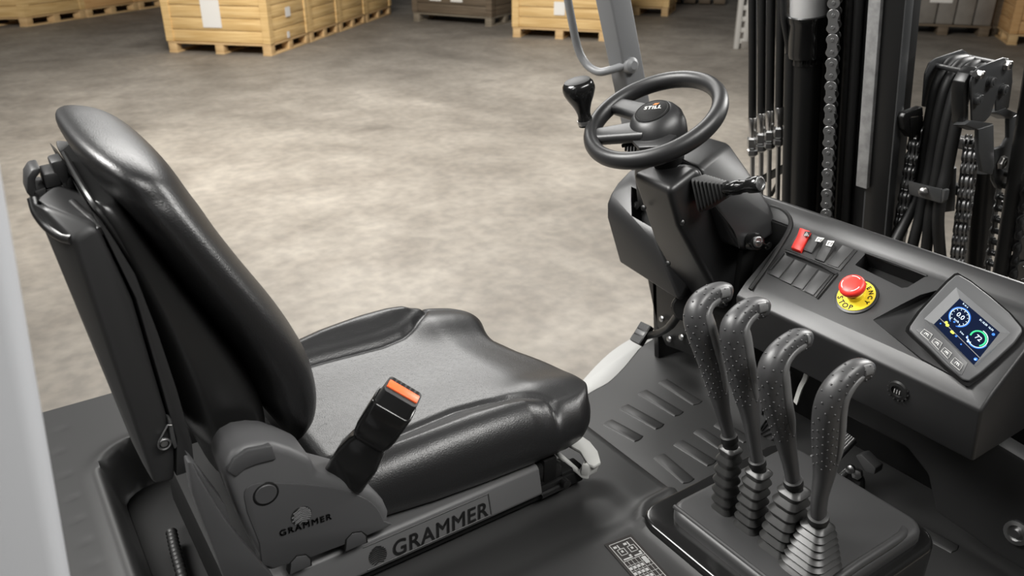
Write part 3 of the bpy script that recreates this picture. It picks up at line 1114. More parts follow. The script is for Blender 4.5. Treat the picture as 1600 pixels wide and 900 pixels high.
# ------------------------------------------------------------------ steering column
col = thing('steering_column', 'raked charcoal steering column with stalk and key lock rising from the dashboard', 'steering column', (1.3, 1.2, 1.0))
b = BM()
YA, YB = 1.13, 1.265
pts = [A(1045, 297, Y=YA), A(985, 270, Y=YB), A(1092, 262, Y=YA), A(1060, 243, Y=YB + .0)]
low = [A(1060, 350, Y=YA), A(1022, 380, Y=YB), A(1160, 470, Y=YA), A(1134, 486, Y=YA), A(1073, 471, Y=YB)]
back = [p + V((.16, 0, .0)) for p in low[:1]] + [p + V((.12, 0, .02)) for p in low[2:]]
hull(b, pts + low + back, .016, 5)
cs = obj('column_cover', b, 'dash', col, 50)
# forward dome of the cover
b = BM()
def mir(p): return V((p.x, 2.48 - p.y, p.z))
dm = [A(1094, 262, Y=1.14), A(1116, 318, Y=1.112), A(1156, 389, Y=1.075), A(1140, 224, Y=1.21), A(1172, 270, Y=1.165), A(1212, 342, Y=1.085), A(1226, 356, Y=1.075), A(1170, 393, Y=1.07)]
tp_ = [A(1085, 225, Y=1.23), A(1112, 217, Y=1.24)]
hull(b, dm + [mir(p) for p in dm] + tp_, .011, 4)
obj('column_dome', b, 'dash', col, 50)
b = BM()
tube(b, spline([A(x, y, Y=yy) for x, y, yy in ((1062, 246, 1.20), (1080, 256, 1.16), (1093, 263, 1.138), (1104, 290, 1.124), (1115, 319, 1.110), (1146, 360, 1.088), (1155, 388, 1.073))], 4), .0012, 6)
obj('cover_seam', b, 'matte', col)
# recessed black foot with the key lock
b = BM()
box(b, (1.43, 1.165, 1.0), (.03, .27, .24), None, .002)
box(b, (1.405, 1.20, .96), (.06, .17, .20), None, .01)
obj('column_foot', b, 'matte', col)
b = BM()
tube(b, spline([PP(x, y, .003) for x, y in ((1205, 322), (1222, 328), (1234, 340), (1233, 358), (1216, 388), (1195, 420), (1172, 452))], 5), .0045, 8)
obj('foot_gasket', b, 'rubber', col)
kd = V((-.25, -.9, .28)).normalized()
kc = A(1181, 378, Y=1.06)
b = BM()
lathe(b, [(.020, -.07), (.020, .0), (.017, .006)], kc, kd, 22)
lk = obj('key_lock', b, 'gloss', col)
b = BM()
lathe(b, [(.0125, 0), (.0125, .009), (.010, .011), (.009, .009)], kc, kd, 22)
lathe(b, [(.0022, .006), (.0022, .022)], kc, kd, 8)
obj('lock_barrel', b, 'zinc', lk)
b = BM()
k1 = kc + kd * .018
lathe(b, [(.009, -.0015), (.009, .0015)], k1 + V((.022, -.004, -.012)), (0, 1, .2), 16)
box(b, k1 + V((.010, -.002, -.005)), (.026, .004, .008), frame(V((.022, -.004, -.012)), z=V((0, 1, 0))), .001)
obj('ignition_key', b, 'gloss', lk)
for x, y in ((1067, 348), (1044, 412), (1006, 325)):
    b = BM(); lathe(b, [(.006, 0), (.006, .003), (.003, .004)], A(x, y, Y=1.13 if x > 1060 else 1.2) if x > 1060 else A(x, y, Y=1.24 if x < 1040 else 1.17), (-.8, -.3, .2), 12)
    obj('cover_screw', b, 'pin', col)
# stalk with square bellows
s0, s1 = A(1098, 302, Y=1.115), A(1188, 287, Y=.985)
ax = (s1 - s0).normalized(); L = (s1 - s0).length
R = frame(ax, z=V((0, 0, 1)))
b = BM()
rings = []
NB = 8
for k in range(2 * NB + 1):
    t = k / (2 * NB)
    s = .033 - .019 * t - (0 if k % 2 == 0 else .0055)
    c = s0 + ax * (L * .44 * t)
    rings.append([c + R @ V((0, x, y)) for x, y in rsq(s * .8, s * 1.1, s * .2, 2)])
loft(b, rings)
obj('stalk_bellows', b, 'rubber', col, 20)
b = BM()
lathe(b, [(.011, L * .40), (.012, L * .44), (.012, L * .52), (.0145, L * .54), (.0145, L * .66), (.0125, L * .68), (.0125, L * .80), (.0155, L * .82), (.0165, L * .9), (.0165, L * .97), (.0145, L)], s0, ax, 22)
stlk = obj('indicator_stalk', b, 'gloss', col)
b = BM()
lathe(b, [(.0145, L * .985), (.0145, L * 1.01), (.0115, L * 1.015), (.0105, L * 1.0), (.004, L * 1.005), (.004, L * 1.01)], s0, ax, 22)
obj('stalk_end_cap', b, 'zinc', stlk)

# ------------------------------------------------------------------ steering wheel
WC = A(1022, 185, Y=1.22)
wt_ = math.radians(28)
WN = V((-math.sin(wt_), 0, math.cos(wt_)))


def WP(px, py, h=0.0):
    return on_plane(px, py, WC + WN * h, WN)


sw = thing('steering_wheel', 'black steering wheel with round hub badge on top of the raked column', 'steering wheel', WC)
eL = V((0, 1, 0)); eF = WN.cross(eL) * -1
RW = .1355
b = BM()
n1, n2 = 72, 18
rings = []
for i in range(n1):
    a = 2 * PI * i / n1
    rd = eL * math.cos(a) + eF * math.sin(a)
    rings.append([WC + rd * (RW + .0165 * math.cos(2 * PI * k / n2)) + WN * (.0185 * math.sin(2 * PI * k / n2)) for k in range(n2)])
loft(b, rings + rings[:1], cap=False)
bmesh.ops.remove_doubles(b, verts=b.verts, dist=1e-5)
bmesh.ops.recalc_face_normals(b, faces=b.faces)
obj('rim', b, 'dash', sw, 180)
hubc = WP(1026, 196)


def spoke(name, pa, pb, w0, w1):
    b = BM()
    p, q = WP(*pa), WP(*pb)
    d_ = (q - p).normalized(); s_ = WN.cross(d_)
    rings = []
    for t in (0, .3, .7, 1):
        c = p.lerp(q, t) + WN * (-.004 + .006 * t); w = w0 + (w1 - w0) * t
        rings.append([c + s_ * x + WN * y for x, y in rsq(w, .0125, .011, 4)])
    loft(b, rings)
    obj(name, b, 'dash', sw, 60)


spoke('spoke', (950, 160), (1012, 180), .020, .024)
spoke('spoke', (926, 212), (1012, 205), .020, .030)
b = BM()
tube(b, [WP(935, 185), WP(948, 168)], .014, 12)
obj('spoke_bridge', b, 'dash', sw)
b = BM()
prism(b, [WP(x, y, -.012) for x, y in ((985, 222), (1010, 210), (1060, 218), (1040, 236), (1000, 238))], WN * .012, .003)
obj('spoke_web', b, 'dash', sw)
b = BM()
for k in range(7):
    p = WP(978 + k * 5, 231 + (1 if k % 2 else 0), -.022)
    box(b, p, (.004, .004, .014), None, .001)
tube(b, spline([WP(x, y, -.02) for x, y in ((972, 228), (985, 226), (1005, 228), (1020, 234))], 4), .004, 8)
obj('ratchet_ring', b, 'matte', sw)
b = BM()
ht = WP(1019, 174, .026)
hc = V(hubc)
rings = []
for r, h in ((.030, -.055), (.044, -.045), (.056, -.03), (.0585, -.012), (.056, .006), (.048, .018), (.041, .024), (.037, .026)):
    t = max(0, (h + .03) / .056)
    c = hc.lerp(ht - WN * .026, t) + WN * h
    rings.append([c + (eL * math.cos(2 * PI * k / 36) + eF * math.sin(2 * PI * k / 36)) * r for k in range(36)])
loft(b, rings)
obj('hub', b, 'dash', sw, 60)
b = BM()
lathe(b, [(.0365, -.003), (.0365, .0015), (.034, .0035), (.0315, .0030), (.030, .0042), (0, .0052)], ht, WN, 40)
bd = obj('hub_badge', b, 'matte', sw, 40)
tx = (WP(1034, 168, .03) - WP(1003, 171, .03)).normalized(); ty = WN.cross(tx)
b = text_bm('STILL', .0145, ht + WN * .0052 + tx * .001 + ty * .001, tx, ty, .0005, .0004, 'CENTER', 1.15)
obj('badge_lettering', b, 'white', bd)
b = BM()
for k in range(2):
    o_ = ht + WN * .0050 + ty * (.0145 + .003 * k) + tx * (.004 + .002 * k)
    prism(b, [o_ - tx * .006, o_ + tx * .004, o_ + tx * .005 + ty * .0016, o_ - tx * .005 + ty * .0016], WN * .0006)
obj('badge_mark', b, 'badge_orange', bd)
# column neck under the hub
b = BM()
lathe(b, [(.034, -.11), (.030, -.06), (.026, -.04)], WC, WN, 24)
obj('wheel_neck', b, 'matte', sw)
# spinner knob
kb = WP(915, 190, .012)
kax = (A(901, 123, Y=kb.y + .004) - kb).normalized()
KL = (A(901, 123, Y=kb.y + .004) - kb).length
b = BM()
lathe(b, [(r, h * KL) for r, h in ((.0165, -.08), (.0165, .06), (.014, .12), (.014, .2), (.0165, .3), (.021, .42), (.029, .58), (.0335, .70), (.0345, .78), (.0325, .88), (.0275, .94), (.024, .955), (.012, .985), (0, .99))], kb, kax, 28)
kn = obj('spinner_knob', b, 'gloss', sw, 50)
b = BM()
lathe(b, [(.0268, KL * .942), (.0275, KL * .955), (.024, KL * .968), (.012, KL * .985), (0, KL * .992)], kb, kax, 28)
obj('knob_cap', b, 'rubber', kn, 50)
b = BM(); lathe(b, [(.0172, -.004), (.0178, .002), (.0172, .005)], kb, kax, 20); obj('knob_socket', b, 'zinc', kn)
# ------------------------------------------------------------------ lever console
con = thing('lever_console', 'raised charcoal console carrying four grey hydraulic levers right of the seat', 'console', (1.0, .65, .75))
b = BM()
def slab(x0, x1, y0, y1, z0, z1, r, bev):
    b = BM()
    prism(b, [((x0 + x1) / 2 + x, (y0 + y1) / 2 + y, z0) for x, y in rsq((x1 - x0) / 2, (y1 - y0) / 2, r, 5)], (0, 0, z1 - z0), 0)
    bevel(b, bev, 4, 40)
    return b
CZ = .795
obj('console_top', slab(.862, 1.195, .505, .795, .755, CZ, .035, .012), 'console', con, 40)
obj('console_skirt', slab(.822, 1.215, .485, .832, .55, .772, .045, .008), 'gloss', con, 40)
b = BM()
tube(b, [(.872 + .0, .785, CZ - .002), (.872, .515, CZ - .002)], .004, 8)
tube(b, spline([(.90, .517, CZ - .006), (1.0, .517, CZ + .001), (1.09, .517, CZ), (1.14, .520, CZ - .003), (1.165, .535, CZ - .01)], 5), .008, 10)
obj('console_bead', b, 'console', con)


def depth(p): return (V(p) - CAM).dot(FW)


LEV = [
    dict(path=[(1140, 690, 9), (1136, 668, 9.5), (1129, 643, 11), (1121, 605, 15), (1112, 567, 18.5), (1103, 538, 20.5), (1095, 512, 21.5), (1090, 491, 20.5), (1096, 474, 18.5), (1109, 463, 16.5), (1123, 458, 16), (1131, 457, 15)], y=(.735, .79), base=(1134, 793), s=(.0165, .0140), top=(1142, 706), n=6, lab='grey hydraulic lever nearest the steering column, first of the four in the console'),
    dict(path=[(1184, 727, 9), (1178, 690, 10), (1172, 645, 14), (1165, 607, 19), (1156, 565, 21), (1150, 532, 22), (1148, 513, 21), (1155, 498, 19), (1168, 486, 17), (1181, 481, 16), (1189, 481, 15)], y=(.685, .72), base=(1173, 820), s=(.0185, .0155), top=(1186, 738), n=6, lab='second grey hydraulic lever from the steering column, tip bent towards the dashboard'),
    dict(path=[(1240, 757, 10), (1236, 730, 11), (1230, 700, 13.5), (1222, 660, 18.5), (1213, 625, 21.5), (1209, 595, 22.5), (1208, 576, 22), (1215, 558, 20), (1229, 542, 18), (1245, 532, 17), (1255, 530, 15.5)], y=(.615, .63), base=(1219, 852), s=(.0260, .0200), top=(1243, 772), n=6, lab='third grey hydraulic lever from the steering column, on a leaning bellows boot'),
    dict(path=[(1278, 812, 11), (1281, 775, 12.5), (1288, 740, 16), (1292, 704, 21), (1294, 670, 23.5), (1296, 641, 23.5), (1302, 618, 22.5), (1315, 598, 20.5), (1331, 583, 18), (1344, 578, 17), (1351, 578, 15.5)], y=(.565, .535), base=(1266, 884), s=(.0350, .0200), top=(1278, 822), n=7, lab='fourth grey hydraulic lever, nearest the camera, on the widest pyramid boot'),
]
for lv in LEV:
    P = lv['path']; ya, yb = lv['y']
    py0, py1 = P[0][1], min(p[1] for p in P)
    pts3, hw = [], []
    for x, y, w in P:
        p = A(x, y, Y=ya + (yb - ya) * (py0 - y) / (py0 - py1))
        pts3.append(p); hw.append(w * 1.1 * depth(p) / FPX)
    bp = A(*lv['base'], Z=CZ)
    t = thing('hydraulic_lever', lv['lab'], 'lever', (bp.x, bp.y, CZ), 'hydraulic levers in the console')
    sp = spline(pts3, 5); sw_ = spline1(hw, 5)
    tip = sp[-1] - sp[-2]; tip.normalize()
    w_e = sw_[-1]
    sp2 = sp + [sp[-1] + tip * w_e * .40, sp[-1] + tip * w_e * .62, sp[-1] + tip * w_e * .70]
    sw2 = sw_ + [w_e * .92, w_e * .66, w_e * .2]
    b = BM()
    rings = []
    for i, p in enumerate(sp2):
        d_ = (sp2[min(i + 1, len(sp2) - 1)] - sp2[max(i - 1, 0)]).normalized()
        n_ = (V((0, 1, 0)) - d_ * d_.y).normalized(); f_ = n_.cross(d_).normalized()
        rings.append([p + f_ * (sw2[i] * math.copysign(abs(math.cos(a)) ** .8, math.cos(a))) + n_ * (.86 * sw2[i] * math.copysign(abs(math.sin(a)) ** .8, math.sin(a))) for a in [2 * PI * k / 20 for k in range(20)]])
    loft(b, rings)
    # raised dots on the back and on the side of the grip
    n = len(sp)
    tot = 0
    last = None
    for i in range(int(n * .26), n - 1):
        if last is not None and (sp[i] - last).length < .0078: continue
        last = sp[i].copy()
        d_ = (sp[i + 1] - sp[i - 1]).normalized()
        n_ = (V((0, 1, 0)) - d_ * d_.y).normalized(); f_ = n_.cross(d_).normalized()
        if f_.x > 0: f_ = -f_
        tot += 1
        for a in ((60, 95, 130, 20, -20) if tot % 2 else (78, 112, 40, 0)):
            r = math.radians(180 - a)
            r = math.radians(a)
            # 0 = rear or top face, 90 = right hand side
            ca, sa = math.cos(r), -math.sin(r)
            q = sp[i] + f_ * (sw_[i] * math.copysign(abs(ca) ** .8, ca)) + n_ * (.86 * sw_[i] * math.copysign(abs(sa) ** .8, sa))
            if (a > 100 and i < n * .6): continue
            dd = BM(); bmesh.ops.create_icosphere(dd, subdivisions=1, radius=.0018); bmesh.ops.translate(dd, vec=q, verts=dd.verts); join(b, dd)
    obj('grip', b, 'grip', t, 60)
    # pale insert along the front of the grip and the underside of its tip
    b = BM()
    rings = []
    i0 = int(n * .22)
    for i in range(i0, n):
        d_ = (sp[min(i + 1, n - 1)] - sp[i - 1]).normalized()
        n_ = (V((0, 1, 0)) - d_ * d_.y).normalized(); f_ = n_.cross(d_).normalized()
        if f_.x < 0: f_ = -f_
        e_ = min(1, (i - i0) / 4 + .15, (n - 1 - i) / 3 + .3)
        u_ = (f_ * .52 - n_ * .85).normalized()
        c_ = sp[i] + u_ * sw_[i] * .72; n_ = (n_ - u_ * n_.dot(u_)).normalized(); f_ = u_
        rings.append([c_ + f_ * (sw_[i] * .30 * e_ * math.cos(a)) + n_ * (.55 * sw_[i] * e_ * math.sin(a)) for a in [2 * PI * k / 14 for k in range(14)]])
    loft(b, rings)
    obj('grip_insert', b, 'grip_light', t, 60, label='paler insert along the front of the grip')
    b = BM()
    dn = (sp[0] - sp[2]).normalized()
    tb = A(*lv['top'], Y=ya)
    lathe(b, [(hw[0] * 1.0, .014), (hw[0] * 1.35, .012), (hw[0] * 1.4, .002), (hw[0] * 1.15, -.002), (hw[0] * 1.25, -.010), (hw[0] * 1.0, -.016)], sp[0], -dn, 20)
    obj('collar', b, 'rubber', t)
    b = BM()
    rings = []
    N = lv['n'] * 2
    s_b, s_t = [q_ * (1.33 if lv['n'] == 6 and lv['base'][0] < 1200 else 1.2) for q_ in lv['s']]
    top3 = sp[0] + dn * .014
    for k in range(N + 1):
        u = k / N
        c = bp.lerp(top3, u)
        if lv['n'] == 6: c = c + V((math.sin(u * PI) * -.004, 0, 0))
        s = s_b + (s_t - s_b) * u
        if k % 2: s *= .74
        if k == N: s *= .95
        rings.append([c + V((x, y, 0)) for x, y in rsq(s, s, s * .55, 5)])
    rings.append([top3 + V((x, y, .006)) for x, y in rsq(s_t * .6, s_t * .6, s_t * .4, 5)])
    loft(b, rings)
    bevel(b, .0016, 2, 35)
    obj('bellows_boot', b, 'boot', t, 35)

# ------------------------------------------------------------------ pedals
pk = thing('left_foot_pedal', 'black ribbed foot pedal on curved arm beside the pale step edge', 'pedal', A(1003, 522, X=1.40))
pc = A(1003, 522, X=1.40)
e1 = A(1022, 512, X=1.40) - A(1003, 503, X=1.40); e1.normalize()
nn = V((-.72, -.12, .68)).normalized()
R = frame(e1, nn.cross(e1), None)
b = BM(); box(b, pc, (.042, .060, .018), R, .003); pad = obj('pedal_pad', b, 'rubber', pk)
b = BM()
for s in (-1, 1):
    for k in range(8): box(b, pc + R @ V((-.0168 + k * .0048, s * .0195, .0095)), (.0024, .0185, .004), R)
box(b, pc + R @ V((0, 0, .0095)), (.034, .013, .002), R, .0008)
obj('pad_ribs', b, 'grip_light', pad)
b = BM()
tube(b, spline([pc + V((.012, -.005, -.008)), A(1030, 520, X=1.40), A(1045, 511, X=1.39), A(1057, 496, X=1.38), A(1066, 480, X=1.37)], 6), [.010] * 13 + [.011] * 12, 12)
obj('pedal_arm', b, 'paint', pk)
b = BM()
lathe(b, [(.030, -.03), (.033, -.01), (.033, .008), (.028, .014)], A(1070, 480, X=1.355), (-.6, -.6, .3), 24)
obj('pedal_pivot', b, 'paint', pk)

bk = thing('brake_pedal', 'small pale ribbed brake pedal seen between the lever shafts', 'pedal', A(1198, 655, X=1.5))
b = BM()
q = [A(x, y, X=1.5) for x, y in ((1186, 619), (1202, 619), (1214, 680), (1208, 687), (1196, 691), (1184, 688), (1180, 660))]
prism(b, q, (.014, 0, -.004), .002)
bp_ = obj('pedal_pad', b, 'grip', bk)
b = BM()
for (x0, y0, x1, y1) in ((1192, 633, 1191, 648), (1197, 634, 1196, 644), (1187, 672, 1203, 648), (1190, 673, 1205, 656), (1188, 678, 1206, 668), (1188, 684, 1208, 676), (1194, 665, 1206, 661)):
    tube(b, [A(x0, y0, X=1.498), A(x1, y1, X=1.498)], .0022, 6)
obj('pad_ribs', b, 'matte', bp_)
b = BM()
tube(b, [A(1200, 640, X=1.53), A(1220, 610, X=1.58), A(1232, 580, X=1.62)], .009, 8)
obj('pedal_arm', b, 'paint', bk)

ac = thing('accelerator_pedal', 'ribbed steel accelerator pedal plate behind the fourth lever', 'pedal', A(1295, 715, X=1.45))
b = BM()
q0, q1, q2, q3 = A(1240, 733, X=1.40), A(1316, 672, X=1.52), A(1337, 687, X=1.50), A(1272, 757, X=1.38)
nn = (q1 - q0).cross(q3 - q0).normalized()
if nn.z < 0: nn = -nn
prism(b, [q0, q1, q2, q3], -nn * .010, .0015)
ap = obj('pedal_plate', b, 'paint_grey', ac)
b = BM()
for k in range(7):
    t = (k + .5) / 7
    tube(b, [q0.lerp(q3, t) + nn * .001, q1.lerp(q2, t) + nn * .001], .0032, 8)
obj('plate_ribs', b, 'zinc', ap)
b = BM()
tube(b, [A(1300, 760, X=1.46), A(1312, 745, X=1.47), A(1328, 730, X=1.5)], .006, 10)
lathe(b, [(.010, 0), (.010, .012), (.006, .014)], A(1330, 732, X=1.49), (-1, -.3, .3), 12)
lathe(b, [(.012, 0), (.012, .014), (.005, .016)], A(1341, 739, X=1.5), (-1, -.3, .2), 6)
obj('pedal_linkage', b, 'zinc', ac)
b = BM()
hull(b, [A(x, y, X=xx) for x, y, xx in ((1300, 760, 1.47), (1330, 735, 1.5), (1352, 745, 1.5), (1350, 790, 1.5), (1320, 800, 1.47), (1330, 740, 1.56), (1350, 790, 1.56))], .004)
obj('pedal_bracket', b, 'matte', ac)
b = BM()
prism(b, [A(x, y, X=1.47) for x, y in ((1336, 712), (1346, 710), (1368, 732), (1366, 742), (1352, 738))], (.03, 0, 0), .003)
obj('pedal_stop', b, 'plastic_grey', ac)
# bright rod behind the levers
b = BM()
P_ = [A(x, y, X=1.42) for x, y in ((1262, 572), (1257, 592), (1250, 606), (1242, 630))]
rings = []
for p in spline(P_, 4): rings.append([p + V((0, y, z)) for y, z in ((-.005, -.002), (.005, .002), (.005, .006), (-.005, .002))])
for r_ in rings:
    for i in (2, 3): r_[i] = r_[i] + V((.006, 0, 0))
loft(b, rings)
obj('linkage_rod', b, 'lever_silver', bk, label='bright flat linkage rod')
# ------------------------------------------------------------------ mast (tilted slightly back)
MU = V((-.1612, .0153, .9868)).normalized()       # up along the mast
MX = V((.9868, 0, .1612)).normalized()             # forward, square to the mast
MY = MU.cross(MX) * 1
X0 = 2.0


def MP(px, py, dx=0.0):
    """point seen at a pixel on the plane of the mast front (normal MX), moved dx forward"""
    return on_plane(px, py, V((X0, 1.3, 1.1)) + MX * dx, MX)


def along(p, z):
    return p + MU * ((z - p.z) / MU.z)


ZT, ZB = 1.85, .05


def mbar(b, pxa, pxb, py, dxa, dxb, z0=ZB, z1=ZT, bev=.002):
    """upright bar between two pixel columns (taken at row py) and two depths"""
    p, q = along(MP(pxa, py, dxa), z0), along(MP(pxb, py, dxa), z0)
    D = MX * (dxb - dxa)
    prism(b, [p, q, q + D, p + D], MU * ((z1 - z0) / MU.z), bev)


def mrod(b, px, py, r, z0=ZB, z1=ZT, dx=0.0, seg=16):
    p = MP(px, py, dx)
    lathe(b, [(r, 0), (r, (z1 - z0) / MU.z)], along(p, z0), MU, seg)


mast = thing('forklift_mast', 'black upright steel mast channel beside the lift cylinder behind the dashboard', 'mast', along(MP(1370, 200), .05))
b = BM()
mbar(b, 1360, 1397, 200, .0, .02)
mbar(b, 1330, 1372, 200, .02, .16)
obj('outer_channel', b, 'paint', mast)
b = BM()
mbar(b, 1396, 1398.5, 200, -.004, .026, bev=.001)
obj('channel_flange', b, 'paint_grey', mast)
b = BM()
zi = MP(1350, 292).z
mbar(b, 1343, 1361, 200, -.012, .03, z0=zi, bev=.002)
obj('inner_rail', b, 'worn', mast, label='worn bare steel edge of the inner rail')
b = BM()
mbar(b, 1354, 1362, 250, .004, .03, z1=zi + .01)
obj('rail_edge', b, 'paint_grey', mast)
b = BM()
mbar(b, 1228, 1362, 200, .09, .13)
mbar(b, 1284, 1296, 200, .05, .10)
mbar(b, 1336, 1344, 200, .02, .10)
obj('back_plate', b, 'matte', mast)
b = BM()
p, q = A(1370, 246, X=2.35), A(1640, 342, X=2.35)
prism(b, [p, q, q + V((0, 0, -.028)), p + V((0, 0, -.028))], (.03, 0, 0), .002)
obj('cross_bar', b, 'paint', mast)

cyl = thing('lift_cylinder', 'dark lift cylinder with bright chromed rod left of the lift chain', 'cylinder', along(MP(1257, 200), .05))
p = MP(1257, 200, .02)
def czl(py): return (MP(1257, py, .02).z - .05) / MU.z
dp = depth(p)
b = BM(); lathe(b, [(.0405, 0), (.0405, czl(88))], along(p, .05), MU, 32)
obj('barrel', b, 'paint', cyl)
b = BM(); lathe(b, [(.052, czl(86)), (.054, czl(80)), (.054, czl(34)), (.057, czl(30)), (.058, czl(22)), (.054, czl(21))], along(p, .05), MU, 32)
obj('gland_nut', b, 'gloss', cyl)
b = BM(); lathe(b, [(.050, czl(24)), (.050, czl(-160))], along(p, .05), MU, 32)
obj('piston_rod', b, 'rod', cyl, label='bright chromed piston rod')
b = BM(); lathe(b, [(.043, czl(97)), (.0435, czl(97)), (.0435, czl(88)), (.043, czl(88))], along(p, .05), MU, 32)
for s in range(6): box(b, along(p, .05) + MU * czl(92) + V((-.036, -.022, 0)) + V((-.004, .006, 0)) * s * 0 + V((.006 * s - .006, -.005 * s + .005, 0)), (.007, .007, .014))
st_ = obj('cable_tie', b, 'gloss', cyl)
b = BM()
mrod(b, 1233, 200, .0165, dx=-.01, z1=MP(1233, 82).z)
tube(b, spline([MP(1233, 84, -.01), MP(1230, 60, -.02), MP(1225, 30, -.03), MP(1224, 0, -.03), MP(1224, -60, -.03)], 6), .009, 10)
obj('cylinder_hose', b, 'rubber', cyl)

# four hoses with fittings at the left
hb = thing('hose_bracket', 'black flat bracket bar under the hose fittings left of the mast', 'bracket', MP(1200, 275))
b = BM()
p, q = MP(1160, 290), MP(1232, 252)
prism(b, [p, q, q - MU * .030, p - MU * .030], MX * .012, .001)
prism(b, [p, q, q + MX * .06, p + MX * .06], -MU * .008, .001)
tube(b, [MP(1205, 305, .03), MP(1216, 285, .03)], .006, 8)
obj('bracket_bar', b, 'paint', hb)
HL = [(1175.7, 183, 'leftmost'), (1189.8, 176, 'second from left'), (1203, 172, 'third from left'), (1217.5, 167, 'rightmost')]
for k, (px, pf, pos) in enumerate(HL):
    p = MP(px, pf)
    t = thing('hydraulic_hose', 'black hydraulic hose with steel fitting left of the mast, %s of the four' % pos, 'hose', p, 'hydraulic hoses with fittings left of the mast')
    s = depth(p) / FPX
    def hz(py): return (MP(px, py).z - p.z) / MU.z
    r = 6.2 * s
    b = BM(); lathe(b, [(r, hz(pf)), (r, hz(-170))], p, MU, 16); obj('hose', b, 'rubber', t)
    d_ = pf - 183
    b = BM(); lathe(b, [(r * 1.0, hz(pf)), (r * 1.1, hz(pf + 1)), (r * 1.1, hz(pf + 28)), (r * .9, hz(pf + 30)), (r * .9, hz(pf + 34))], p, MU, 18)
    obj('ferrule', b, 'steel', t)
    b = BM(); lathe(b, [(r * .9, hz(pf + 30)), (r * 1.4, hz(pf + 33)), (r * 1.4, hz(pf + 46)), (r * 1.05, hz(pf + 48)), (r * 1.05, hz(pf + 50)), (r * 1.4, hz(pf + 51)), (r * 1.4, hz(pf + 58)), (r * .9, hz(pf + 61))], p, MU, 6)
    obj('hex_nut', b, 'zinc', t, 20)
    b = BM(); lathe(b, [(r * .62, hz(pf + 58)), (r * .62, hz(pf + 420))], p, MU, 12); obj('steel_pipe', b, 'zinc', t)
# two dark hoses right of the chain
for px, lab in ((1318.5, 'thin black hose running up the mast just right of the lift chain'), (1330, 'black hose running up the mast beside the worn rail edge')):
    b = BM(); mrod(b, px, 200, .0115 if px < 1320 else .0125, dx=.01)
    tag(obj('mast_hose', b, 'rubber'), lab, 'hose', 'plain hoses on the mast')


# ------------------------------------------------------------------ chains
def plate_bm(l, w, t, hole_r, half):
    """figure-of-eight side plate: length between pins l, lies in the local XZ plane, thickness t along Y"""
    out = []
    for k in range(13): a = PI * k / 12; out.append((w * math.cos(a), l / 2 + w * math.sin(a)))
    out.append((-w * .74, l * .18)); out.append((-w * .74, -l * .18))
    for k in range(13): a = PI + PI * k / 12; out.append((w * math.cos(a), -l / 2 + w * math.sin(a)))
    out.append((w * .74, -l * .18)); out.append((w * .74, l * .18))
    b = BM()
    prism(b, [(x, half, z) for x, z in out], (0, t, 0), .0006, 1)
    return b


def chain(name, label, cat_group, p0, p1, axis, n_links, w, width, m_out, m_in, stack=1):
    """p0 -> p1 line through the pins, axis = direction of the pins (towards the eye). outer and inner links alternate."""
    t = thing('lift_chain', label, 'chain', p0, cat_group)
    p0, p1 = V(p0), V(p1)
    L = (p1 - p0).length; pitch = L / n_links
    zc = (p1 - p0).normalized()
    while (p0 - zc * pitch * 2).z > .30: p0 = p0 - zc * pitch * 2; n_links += 2      # runs on down behind the dashboard
    t.location = p0
    yc = V(axis); yc = (yc - zc * yc.dot(zc)).normalized(); xc = yc.cross(zc)
    R = Matrix((xc, yc, zc)).transposed().to_4x4()
    # outer link mesh and inner link mesh, shared by the copies
    bo = BM(); bi = BM()
    th_ = width * .13
    for s in range(stack):
        y0 = width * (.5 - .26 * s) - th_
        join(bo, plate_bm(pitch, w, th_, 0, y0)); join(bo, plate_bm(pitch, w, th_, 0, -y0 - th_))
        y1 = y0 - th_ * 1.05
        join(bi, plate_bm(pitch, w * .95, th_, 0, y1)); join(bi, plate_bm(pitch, w * .95, th_, 0, -y1 - th_))
    for e in (-.5, .5):
        lathe(bo, [(w * .34, -width * .54), (w * .34, width * .50), (w * .28, width * .54)], (0, 0, pitch * e), (0, 1, 0), 12)
        lathe(bi, [(w * .62, -width * .30), (w * .62, width * .30)], (0, 0, pitch * e), (0, 1, 0), 12)
    mo = obj('outer_link', bo, m_out); mi = obj('inner_link', bi, m_in)
    for k in range(n_links):
        src = mo if k % 2 == 0 else mi
        o = src.copy(); C.objects.link(o); o.parent = t
        c = p0 + zc * (pitch * (k + .5))
        o.matrix_local = Matrix.Translation(c - p0) @ R
    for o in (mo, mi): bpy.data.objects.remove(o)
    return t


ca, cb = MP(1306, -38, -.03), MP(1292, 345, -.03)
e_ = (ca - cb).normalized()
# side plates look towards the camera
ax_t = V((-.88, -.45, .1))
chain('c', 'bare grey lift chain running down the mast beside the lift cylinder', 'lift chains', cb, ca, ax_t, 22, .0155, .042, 'chain_light', 'chain')

# ------------------------------------------------------------------ hose pulley bracket in the middle of the mast
YRp, YLp = .985, 1.165
pul = thing('hose_pulley_bracket', 'black plate bracket guiding four hoses over the pulley right of the mast channel', 'bracket', A(1510, 200, Y=1.05))


def cm(x, y): return (1380 + x / 4.5, 60 + y / 4.5)


def plate(px, Y, t, bev=.003):
    b = BM(); prism(b, [A(*cm(*p), Y=Y) for p in px], (0, t, 0), bev); return b


